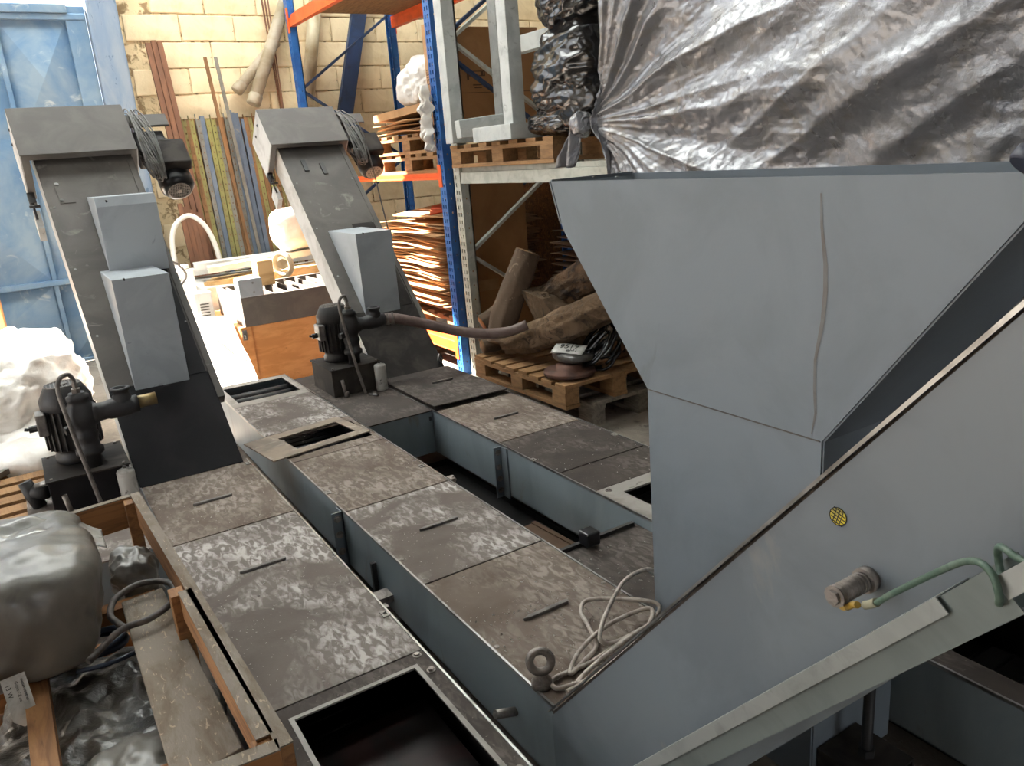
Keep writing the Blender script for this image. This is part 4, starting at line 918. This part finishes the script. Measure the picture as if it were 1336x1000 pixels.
def top(nm, lbl, cat, grp=None):
    o = [q for q in COL.objects if q.name == nm][-1]; return tag(o, lbl, cat, grp)
o = bag('black_bag', 'black_plastic', (2.80, 3.62, 1.93), (.42, .56, .54), .05, 11, st=(.7, .6, 2.0), ex=4); tag(o, 'crumpled shiny black plastic bag on the pallet beside the tarpaulin', 'bag')
o = bag('black_bag', 'black_plastic', (2.82, 3.60, 2.34), (.44, .52, .34), .05, 17, st=(.9, .7, 1.3)); tag(o, 'topmost black plastic bag above the crumpled one', 'bag')
o = bag('black_bag', 'black_plastic', (2.76, 3.76, 1.715), (.36, .44, .14), .03, 23, st=(.8, .7, 2.2)); tag(o, 'flat folded black plastic under the crumpled black bag', 'bag')

# ------------------------------------------------------------------ tarpaulin-wrapped load
def tarp_pt(u, v):
    L1, L2, Ht = .9, 3.9, 2.85; s = u*(L1+L2); sy = s-L1
    zb = 1.36-1.2*min(1, max(0, (sy-1.3)/.5)); z = zb+v*(Ht-zb)
    if s < L1: base = Vector((2.55+L1-s, 3.22, z)); n = Vector((0, 1, 0)); w = max(0, 1-(L1-s)/.25)
    else: base = Vector((2.55, 3.22-sy, z)); n = Vector((-1, 0, 0)); w = 1
    d = Vector((sy+.05, z-1.69)); r = d.length; th = math.atan2(d.y, d.x); q = Vector((sy, z, 0))
    tw = th+.07*nz(q, 1.1)+.03*nz(q, 2.7)
    def fold(f, ph, sh):                      # soft valley, crisp crest
        x = nz((tw*f+ph, r*.22, ph), 1.0); return (1-abs(x)*2)**1 if sh else x
    a = min(1, r/.5)
    fo = .085*a*fold(2.1, 3.3, 0)+.050*a*fold(3.7, 1.7, 1)+.020*min(1, r/.25)*math.exp(-r/.8)*fold(9, 5.2, 1)+.007*min(1, r/.15)*math.exp(-r/.4)*fold(24, 8.1, 1)
    e = sy*.42-z*.9
    fo += .05*min(1, r/.9)*nz((e*2.4, sy*.45, 6), 1.0)+.022*min(1, r/.9)*(1-2*abs(nz((e*5.5, sy*.6, 2), 1.0)))
    pm = max(0, min(1, .5+1.6*nz(q, 1.6)))    # crinkled patches between smooth drags
    fo += .034*pm*crumple(Vector((sy*.8+z*.35, z*1.5-sy*.45, .3)), .9)+.009*crumple(Vector((sy*.8, z*1.4, 3)), 2.2)
    fo *= .3+.7*w
    off = n*(fo-.05)
    g = math.exp(-((z-1.69)/.10)**2)*math.exp(-((sy)/.16)**2) if s > L1 else math.exp(-((z-1.69)/.10)**2)*math.exp(-((L1-s)/.16)**2)
    off += Vector((-.03, .07, 0))*g
    off += Vector((0, -1, 0))*.07*(1-math.exp(-((z-1.69)/.5)**2))*(math.exp(-(sy/.25)**2) if s > L1 else 1)
    return base+off
tp_ = thing('wrapped_load', 'tall load wrapped in grey shiny plastic sheeting tied at a knot above the hopper', 'wrapped load', (3.2, 1.5, 0))
MB().grid(tarp_pt, 560, 280).build('plastic_sheet', 'tarp', tp_)
MB().box((2.74, 2.27, 1.52), (3.66, 3.04, 2.75)).box((2.70, -.66, 1.5), (3.7, 2.12, 2.75)).box((2.70, -.66, 0), (3.7, 1.35, 1.5)).build('load', 'black_plastic', tp_)
MB().grid(lambda u, v: Vector((2.52+1.2*v, 3.2-3.9*u, 2.86-.03*v)), 20, 6).build('top_sheet', 'tarp', tp_)
kn = bag('knot', 'tarp', (2.53, 3.335, 1.685), (.075, .06, .09), .03, 31, tp_, sub=5, k=2)
b = MB()
for k in range(5): b.torus((2.53, 3.30+.007*k, 1.69), .034-.003*abs(k-2), .005, (.1, 1, .05), 18, 6)
b.build('tie', 'tarp', tp_)
MB().grid(lambda u, v: Vector((2.52+.03*math.sin(u*9+v*3), 3.37+.11*(u-.5)*(.3+v)+.10*v, 1.68-.20*v+.03*nz((u*3, v*3, 2)))), 14, 12).build('tail', 'tarp', tp_, solid=.002)
# ------------------------------------------------------------------ bars and pipes against the back wall
def lbar(b, p0, p1, w, m_holes):
    p0 = Vector(p0); p1 = Vector(p1); H = (p1-p0).length
    perf(b, (0, 0, 0), (1, 0, 0), H, w, (w*.5,) if m_holes else (), .06, .010, .014) if m_holes else b.fc(b.vs([(0, 0, 0), (w, 0, 0), (w, 0, H), (0, 0, H)]))
    b.fc(b.vs([(0, 0, 0), (0, .03, 0), (0, .03, H), (0, 0, H)]))
    d = (p1-p0).normalized(); zax = Vector((0, 0, 1)); b.bm.transform(Matrix.Translation(p0) @ zax.rotation_difference(d).to_matrix().to_4x4())
    return b
bars = [('olive_bar', 1.545, 2.12, 1), ('rust_bar', 1.592, 2.10, 1), ('olive_bar', 1.636, 2.13, 1), ('grey_bar', 1.680, 2.14, 1), ('blue_bar', 1.72, 2.12, 0), ('olive_bar', 1.765, 2.10, 1), ('olive_bar', 1.81, 2.13, 1), ('grey_bar', 1.85, 2.05, 1),
        ('rust_bar', 1.895, 2.10, 0), ('grey_bar', 1.935, 2.14, 1), ('blue_bar', 1.975, 2.16, 0), ('blue_bar', 2.015, 2.14, 0), ('blue_bar', 2.055, 2.13, 0), ('blue_bar', 2.09, 2.08, 0), ('rust_bar', 2.135, 2.12, 1), ('olive_bar', 2.18, 2.10, 1), ('rust_bar', 2.225, 2.13, 1), ('olive_bar', 2.27, 2.11, 1), ('rust_bar', 2.315, 2.1, 1), ('olive_bar', 2.36, 2.1, 1)]
nm_ = {'olive_bar': 'olive-green perforated angle bar', 'rust_bar': 'rusty angle bar', 'grey_bar': 'grey perforated angle bar', 'blue_bar': 'slate-blue steel bar'}
ordn = ['first', 'second', 'third', 'fourth', 'fifth', 'sixth', 'seventh', 'eighth', 'ninth', 'tenth', 'eleventh', 'twelfth', 'thirteenth', 'fourteenth', 'fifteenth', 'sixteenth', 'seventeenth', 'eighteenth', 'nineteenth', 'twentieth']
for kb, (m, x, h, hol) in enumerate(bars):
    b = lbar(MB(), (x+.02, 7.98+random.uniform(-.03, .03), 0), (x+random.uniform(-.02, .02), 8.16, h), .040, hol); o = b.build('steel_bar', m, solid=.004)
    tag(o, nm_[m]+', '+ordn[kb]+' from the left in the row at the block wall', 'bar', 'steel bars standing against the block wall')
o = MB().box((1.53, 8.21, 0), (2.42, 8.225, 2.10)).build('dark_backing', 'rust_bar'); tag(o, 'brown backing sheet added behind the steel bars to darken their holes', 'sheet')  # added backing, keeps the bright wall from showing through the bar holes
for k, (x, h, m, l) in enumerate(((1.86, 2.63, 'rust_bar', 'tall thin rusty rod rising above the bar row, left one'), (1.955, 2.63, 'grey_bar', 'tall thin grey rod rising above the bar row, right one'))):
    o = MB().bar((x+.12, 7.96, 0), (x, 8.13, h), .03, .02, (0, 1, 0)).build('tall_rod', m); tag(o, l, 'bar')
for k, (x, h) in enumerate(((1.39, 2.76), (1.44, 2.78), (1.49, 2.77))):
    o = MB().bar((x+.10, 7.9, 0), (x+.01, 8.2, h), .045, .04, (0, 1, 0)).build('wooden_batten', 'brown_bar'); tag(o, ('leftmost', 'middle', 'rightmost')[k]+' tall brown batten left of the steel bars', 'batten', 'brown battens by the gate pillar')
for k in range(4):
    o = MB().bar((1.40+.045*k, 7.84, 0), (1.37+.045*k, 7.95, 1.35-.03*k), .043, .03, (0, 1, 0)).build('wooden_batten', 'brown_bar'); tag(o, 'short brown batten in front of the tall ones, '+ordn[k]+' from the left', 'batten', 'short brown battens')
def pipe(nm, p0, p1, r, m, label):
    t = thing(nm, label, 'pipe', p0); MB().cyl(p0, p1, r, seg=18, caps=False).build('pipe_wall', m, t, solid=.008)
    d = (Vector(p1)-Vector(p0)).normalized(); MB().lathe([(r+.003, 0), (r+.012, .01), (r+.012, .09), (r+.003, .11)], p0, d, 18).build('socket', m, t); return t
pipe('plastic_pipe', (2.23, 8.12, 2.20), (2.72, 8.2, 3.15), .055, 'pipe_grey', 'grey plastic pipe with a socket leaning beside the blue rack')
pipe('plastic_pipe', (2.11, 8.20, 2.33), (2.58, 8.24, 2.78), .045, 'pipe_grey', 'shorter grey pipe behind the leaning socketed pipe')
pipe('plastic_pipe', (2.78, 8.2, 2.12), (3.06, 8.22, 3.3), .06, 'pipe_pvc', 'cream plastic pipe leaning on the wall inside the blue rack')
o = MB().bar((2.94, 8.1, 1.4), (3.52, 8.2, 3.25), .15, .06, (0, 1, 0)).build('steel_channel', 'rack_dark'); 
tag(o, 'dark blue steel channel leaning on the wall inside the blue rack', 'channel')
for k in range(3):
    o = MB().bar((2.56-.02*k, 8.16, 0), (2.50+.03*k, 8.24, 3.2), .012, .012).build('thin_rod', 'brown_bar'); tag(o, ('leftmost', 'middle', 'rightmost')[k]+' thin brown rod at the wall beside the blue upright', 'rod', 'thin rods by the blue upright')

# ------------------------------------------------------------------ sunlit crates behind the conveyors
pcx = thing('plywood_crate', 'orange-brown plywood crate behind the middle conveyor carrying a dark metal casting', 'crate', (1.6, 6.0, 0))
MB().box((1.20, 5.60, .08), (2.15, 6.55, .545)).build('body', 'ply_orange', pcx, bev=.003)
for x in (1.205, 2.07): MB().box((x, 5.585, .06), (x+.07, 5.60, .55)).build('batten', 'ply_orange', pcx)
MB().box((1.15, 5.58, 0), (2.2, 6.6, .075)).build('skid', 'ply_light', pcx)
MB().box((1.21, 5.575, .46), (1.24, 5.585, .53)).cyl((1.225, 5.572, .50), (1.225, 5.572, .47), .008, seg=8).build('clasp', 'steel', pcx)
ca = thing('metal_casting', 'dark ribbed metal casting lying on the plywood crate', 'casting', (1.6, 5.95, .55))
MB().ring_plate(1.24, 2.12, 5.585, 6.35, 1.27, 2.09, 5.61, 6.32, .548, .75).build('wall', 'casting', ca)
for k in range(9): MB().box((1.30+.09*k, 5.62, .56), (1.312+.09*k, 6.30, .745)).build('rib', 'casting', ca)
MB().box((1.27, 5.61, .548), (2.09, 6.32, .56)).build('base', 'casting', ca)
def wbox(nm, a, b_, m, label, cat, extra=None):
    t = thing(nm, label, cat, ((a[0]+b_[0])/2, (a[1]+b_[1])/2, a[2])); MB().box(a, b_).build('body', m, t, bev=.008)
    if extra == 'cap':
        cx, cy = (a[0]+b_[0])/2, (a[1]+b_[1])/2; MB().lathe([(.05, b_[2]), (.05, b_[2]+.03), (.03, b_[2]+.035)], (cx, cy, 0), seg=14).build('cap', m, t)
    if extra == 'vent':
        for k in range(5): MB().box((a[0]+.03, a[1]-.004, a[2]+.03+k*.02), (b_[0]-.03, a[1]+.002, a[2]+.037+k*.02)).build('vent_slot', 'casting', t)
    if extra == 'screws':
        for k in (.25, .75): MB().cyl((a[0]+(b_[0]-a[0])*.6, a[1]-.003, a[2]+(b_[2]-a[2])*k), (a[0]+(b_[0]-a[0])*.6, a[1]+.002, a[2]+(b_[2]-a[2])*k), .008, seg=10).build('screw', 'steel', t)
    return t
wbox('white_machine_base', (.80, 5.75, 0), (1.12, 7.3, .60), 'white_paint', 'white painted machine base glaring in the sun left of the plywood crate', 'machine')
wbox('white_valve_block', (.86, 6.05, .604), (1.0, 6.25, .86), 'white_paint', 'leftmost white valve block on the sunlit machine base', 'valve block', 'cap')
wbox('white_valve_block', (.98, 5.82, .604), (1.10, 5.98, .80), 'white_paint', 'white valve block with vent slots at the front of the machine base', 'valve block', 'vent')
wbox('white_valve_block', (1.0, 6.45, .604), (1.12, 6.65, .90), 'white_paint', 'white capped valve block at the back of the machine base', 'valve block', 'cap')
wbox('grey_junction_box', (1.235, 5.575, .752), (1.40, 5.70, .88), 'box_grey', 'small pale grey junction box on the corner of the dark casting', 'junction box', 'screws')
wbox('timber_block', (1.50, 6.05, .752), (1.62, 6.22, .94), 'ply_light', 'light timber block standing on the dark casting', 'block')
pl_ = MB().bar((1.3, 6.9, .72), (2.35, 6.4, .80), .30, .06).build('sunlit_board', 'ply_light'); tag(pl_, 'pale board bleached by sun lying behind the casting', 'board')
for k, (a, c) in enumerate((((1.2, 7.4, .78), (2.3, 7.25, .80)), ((1.25, 7.15, .85), (2.3, 7.0, .87)), ((1.3, 6.85, .84), (2.2, 6.7, .9)))):
    o = MB().bar(a, c, .20, .05).build('white_beam', 'white_paint'); tag(o, ('rear', 'middle', 'front')[k]+' white beam in the sunlit pile before the steel bars', 'beam')
o = MB().box((1.2, 6.66, 0), (2.4, 7.5, .72)).build('white_crate', 'white_paint', bev=.01); tag(o, 'white crate under the sunlit beams', 'crate')
rg = thing('cable_reel', 'round cream reel standing behind the timber block', 'reel', (1.75, 6.25, .76)); MB().torus((1.75, 6.25, .87), .085, .022, (.85, .5, .1), 28, 8).build('rim', 'pipe_pvc', rg); MB().cyl((1.74, 6.23, .87), (1.76, 6.27, .87), .04, seg=16).build('hub', 'pipe_pvc', rg)
o = bag('white_bundle', 'white_plastic', (2.02, 6.75, 1.10), (.34, .36, .34), .03, 41, sub=4); tag(o, 'white wrapped bundle behind the incline of the farthest conveyor', 'bundle')
hn = MB().tube(bez([(1.18, 7.55, .62), (1.18, 7.58, 1.0), (1.24, 7.6, 1.18), (1.37, 7.62, 1.25), (1.48, 7.6, 1.16), (1.54, 7.58, .98), (1.56, 7.55, .72)], 9), .022, 10).build('arched_hose', 'cable_white'); tag(hn, 'white hose arching in front of the brown battens', 'hose')
pw = MB().tube(bez([(.74, 5.0, 1.12), (.84, 5.3, 1.06), (.92, 5.6, .95), (.86, 5.7, .85), (.82, 5.8, .74)], 8), .008, 8).build('short_cable', 'cable_dark'); tag(pw, 'short dark cable hanging beside the nearest incline', 'cable')
st_ = MB().bar((1.06, 5.55, .0), (.98, 5.62, .46), .05, .05).build('timber_strut', 'ply_orange'); tag(st_, 'slanting timber strut in front of the white machine base', 'strut')

# ------------------------------------------------------------------ bright heap at the left
o = bag('sheet_heap', 'white_plastic', (-.55, 5.75, .34), (1.5, 1.3, .72), .09, 51, fl=.03); tag(o, 'heap of white plastic sheeting glaring in the sun at the left', 'sheeting')
o = bag('sheet_heap', 'white_plastic', (-.16, 5.05, .12), (.42, .6, .26), .05, 57, sub=4, fl=.02); tag(o, 'small fold of white plastic on the floor by the black drain valve', 'sheeting')
dr = MB().grid(lambda u, v: Vector((.72+.46*u+.02*nz((u*3, v*3, 1)), 5.76-.78*v+.03*nz((u*4, 2, 3))*v, .63-.55*v+.03*math.sin(u*11+v*3)*(.3+v)+.02*crumple(Vector((u*.5, v*.9, 2)))))  , 50, 70).build('sun_catch_sheet', 'white_plastic', solid=.002); tag(dr, 'white plastic sheet added before the machine base, sloped to catch the sun', 'sheeting')  # added sheet, tilted so the sun burns this front out white
dr = MB().grid(lambda u, v: Vector((-1.3+1.42*u+.04*nz((u*6, v*3, 1)), 5.55-.75*v+.06*nz((u*5, 2, 3))*v, .60-.12*abs(u-.5)-.46*v+.04*math.sin(u*13+v*4)*(.3+v)+.05*crumple(Vector((u*1.4, v*.9, 5))))), 90, 70).build('sun_catch_sheet', 'white_plastic', solid=.002); tag(dr, 'white plastic sheet added on the front of the heap, sloped to catch the sun', 'sheeting')  # second added sheet, gives the heap a sun-facing slope that glares
o = MB().box((-1.6, 6.5, .0), (-.17, 7.0, .84)).build('tan_carton', 'ply_orange', bev=.006); tag(o, 'tan carton cut by the left edge in front of the blue gate', 'carton')
o = MB().bar((-1.2, 5.0, .03), (-.30, 5.02, .03), .22, .05).build('tan_board', 'ply_orange'); tag(o, 'tan board on the floor under the white sheeting', 'board')
for k in range(3):
    o = MB().bar((-1.0, 4.35+.13*k-.3, .16+.01*k), (-.12-.05*k, 4.93+.02*k, .17), .05, .03).build('dark_strip', 'brown_bar' if k == 1 else 'grey_bar'); tag(o, ('nearest', 'middle', 'farthest')[k]+' slanting strip of wood on the left floor pallet', 'strip', 'wood strips on the left pallet')

# ------------------------------------------------------------------ open wooden crate at the lower left
fcx = thing('open_crate', 'open wooden frame crate full of plastic bags at the lower left', 'crate', (-.15, 1.9, 0))
def rail(p0, p1, h, w, m, nm='rail', dz=0):
    return MB().bar((p0[0], p0[1], .62-h/2-dz), (p1[0], p1[1], .62-h/2-dz), w, h).build(nm, m, fcx, bev=.003)
rail((-.75, 2.545), (.142, 2.652), .10, .022, 'frame_wood')
MB().bar((-.75, 2.545, .621), (.142, 2.652, .621), .023, .003).build('dust_cap', 'dusty_wood', fcx)
rail((.158, 2.665), (.215, 1.215), .09, .026, 'frame_wood_y'); MB().bar((.158, 2.665, .621), (.215, 1.215, .621), .027, .003).build('dust_cap', 'dusty_wood', fcx)
rail((.205, 1.225), (-.75, 1.30), .09, .03, 'frame_wood'); MB().bar((.205, 1.225, .621), (-.75, 1.30, .621), .031, .003).build('dust_cap', 'dusty_wood', fcx)
rail((.172, 1.90), (.190, 1.26), .075, .03, 'frame_wood_y', 'inner_rail')
MB().bar((.172, 1.90, .621), (.190, 1.26, .621), .031, .003).build('dust_cap', 'dusty_wood', fcx)
for x, y in ((.140, 2.62), (.158, 1.92), (.185, 1.245), (-.72, 2.52), (-.72, 1.33)):
    MB().box((x-.02, y-.025, 0), (x+.014, y+.025, .615)).build('post', 'frame_wood_y', fcx, bev=.002)
rail((-.75, 2.545), (.142, 2.652), .09, .022, 'frame_wood', dz=.46); rail((.165, 2.6), (.205, 1.25), .09, .022, 'frame_wood_y', dz=.46)
for k in range(6): MB().box((-.72, 1.28+.23*k, .04), (.14, 1.46+.23*k, .062)).build('floor_board', 'frame_wood', fcx)
MB().cyl((-.68, 2.57, .03), (-.68, 2.57, .04), .01, seg=6).build('nail', 'steel', fcx)
# wide dusty plank inside
pk2 = MB().hexa([(.040, 2.19, .465), (.146, 2.20, .465), (.172, 1.43, .455), (.040, 1.40, .455), (.040, 2.19, .50), (.146, 2.20, .50), (.172, 1.43, .49), (.040, 1.40, .49)]).build('dusty_plank', 'dusty_wood', bev=.003); tag(pk2, 'wide dusty plank lying inside the open crate', 'plank')
o = MB().bar((-.10, 2.25, .44), (.13, 2.25, .44), .05, .05).build('cross_batten', 'frame_wood'); tag(o, 'short cross batten under the back end of the dusty plank', 'batten')
o = MB().bar((-.10, 1.5, .43), (.14, 1.5, .43), .05, .05).build('cross_batten', 'frame_wood'); tag(o, 'short cross batten under the front end of the dusty plank', 'batten')
o = MB().bar((-.185, 2.30, .42), (-.165, 1.40, .42), .05, .05).build('brown_bar', 'frame_wood_y'); tag(o, 'reddish timber bar under the grey plastic bag', 'bar')
o = bag('clear_bag', 'dusty_plastic', (-.235, 2.25, .575), (.46, .50, .27), .045, 61, ex=6, k=.6); tag(o, 'big dusty translucent plastic bag bulging over the open crate', 'bag')
o = bag('dark_wrap', 'dark_plastic', (-.06, 1.85, .25), (.5, .9, .24), .05, 67, sub=6, k=1.4); tag(o, 'dark crumpled plastic wrap in the bottom of the open crate', 'wrap')
o = bag('dusty_wrap', 'dusty_plastic', (-.02, 1.58, .36), (.22, .3, .14), .03, 71, sub=5, k=1.6); tag(o, 'pale dusty plastic fold beside the dusty plank', 'wrap')
o = bag('clear_bag', 'dusty_plastic', (.10, 2.35, .47), (.12, .14, .16), .035, 77, sub=5, k=2.2); tag(o, 'small crumpled clear plastic tuft behind the dusty plank', 'bag')
ff = MB().grid(lambda u, v: Vector((-.20+.24*u, 2.22+.16*v+.05*u, .70+.035*noise.voronoi(Vector((u*2.2, v*1.7, 1.5)))[0][0]*1.6-.10*u*u+.02*nz((u*4, v*3, 7)))), 40, 26).build('plastic_fold', 'clear_fold', solid=.001); tag(ff, 'whitish folded plastic flap on top of the big dusty bag', 'plastic')
lp = MB().tube(bez([(-.06, 1.94, .50), (.02, 2.0, .52), (.09, 2.0, .525), (.150, 2.04, .53), (.168, 2.10, .535), (.150, 2.16, .535), (.09, 2.19, .535), (.03, 2.16, .53), (.008, 2.09, .525), (.02, 2.03, .525), (.035, 2.0, .52)], 9), .0085, 9).build('cable_loop', 'cable_dark'); tag(lp, 'dark cable loop lying on the dusty plank', 'cable')
b = MB().torus((-.035, 2.13, .435), .065, .010, (.1, .1, 1), 30, 8).torus((-.03, 2.12, .448), .058, .008, (-.1, .1, 1), 30, 8)
o = b.build('blue_cable_coil', 'cable_blue'); tag(o, 'dark blue cable coil beside the dusty plank in the crate', 'cable')
bt = MB().tube(bez([(-.09, 2.02, .44), (-.02, 1.98, .455), (.06, 2.0, .45)], 8), .006, 8).build('blue_cable', 'cable_blue'); tag(bt, 'short dark blue cable running under the dusty plank', 'cable')
tg = thing('paper_tag', 'printed white paper tag hanging from the dusty bag', 'tag', (-.20, 1.84, .40))
Mg = Matrix.Translation((-.208, 1.94, .470)) @ Matrix.Rotation(math.radians(8), 4, 'Z') @ Matrix.Rotation(math.radians(62), 4, 'X') @ Matrix.Scale(.75, 4)
MB().prism([(-.032, -.06), (-.008, -.085), (.018, -.08), (.034, -.05), (.032, .07), (-.034, .07)], 2, 0, .001).build('paper', 'label_white', tg, local=True).matrix_local = INV[tg] @ Mg
text('13 W', .018, Mg @ Matrix.Translation((-.02, .03, .002)) @ Matrix.Rotation(-PI/2, 4, 'Z'), 'black_ink', tg)
text('Gross CE no', .012, Mg @ Matrix.Translation((.003, .02, .002)) @ Matrix.Rotation(-PI/2, 4, 'Z'), 'black_ink', tg)
text('aucun contrat', .012, Mg @ Matrix.Translation((.020, .02, .002)) @ Matrix.Rotation(-PI/2, 4, 'Z'), 'black_ink', tg)
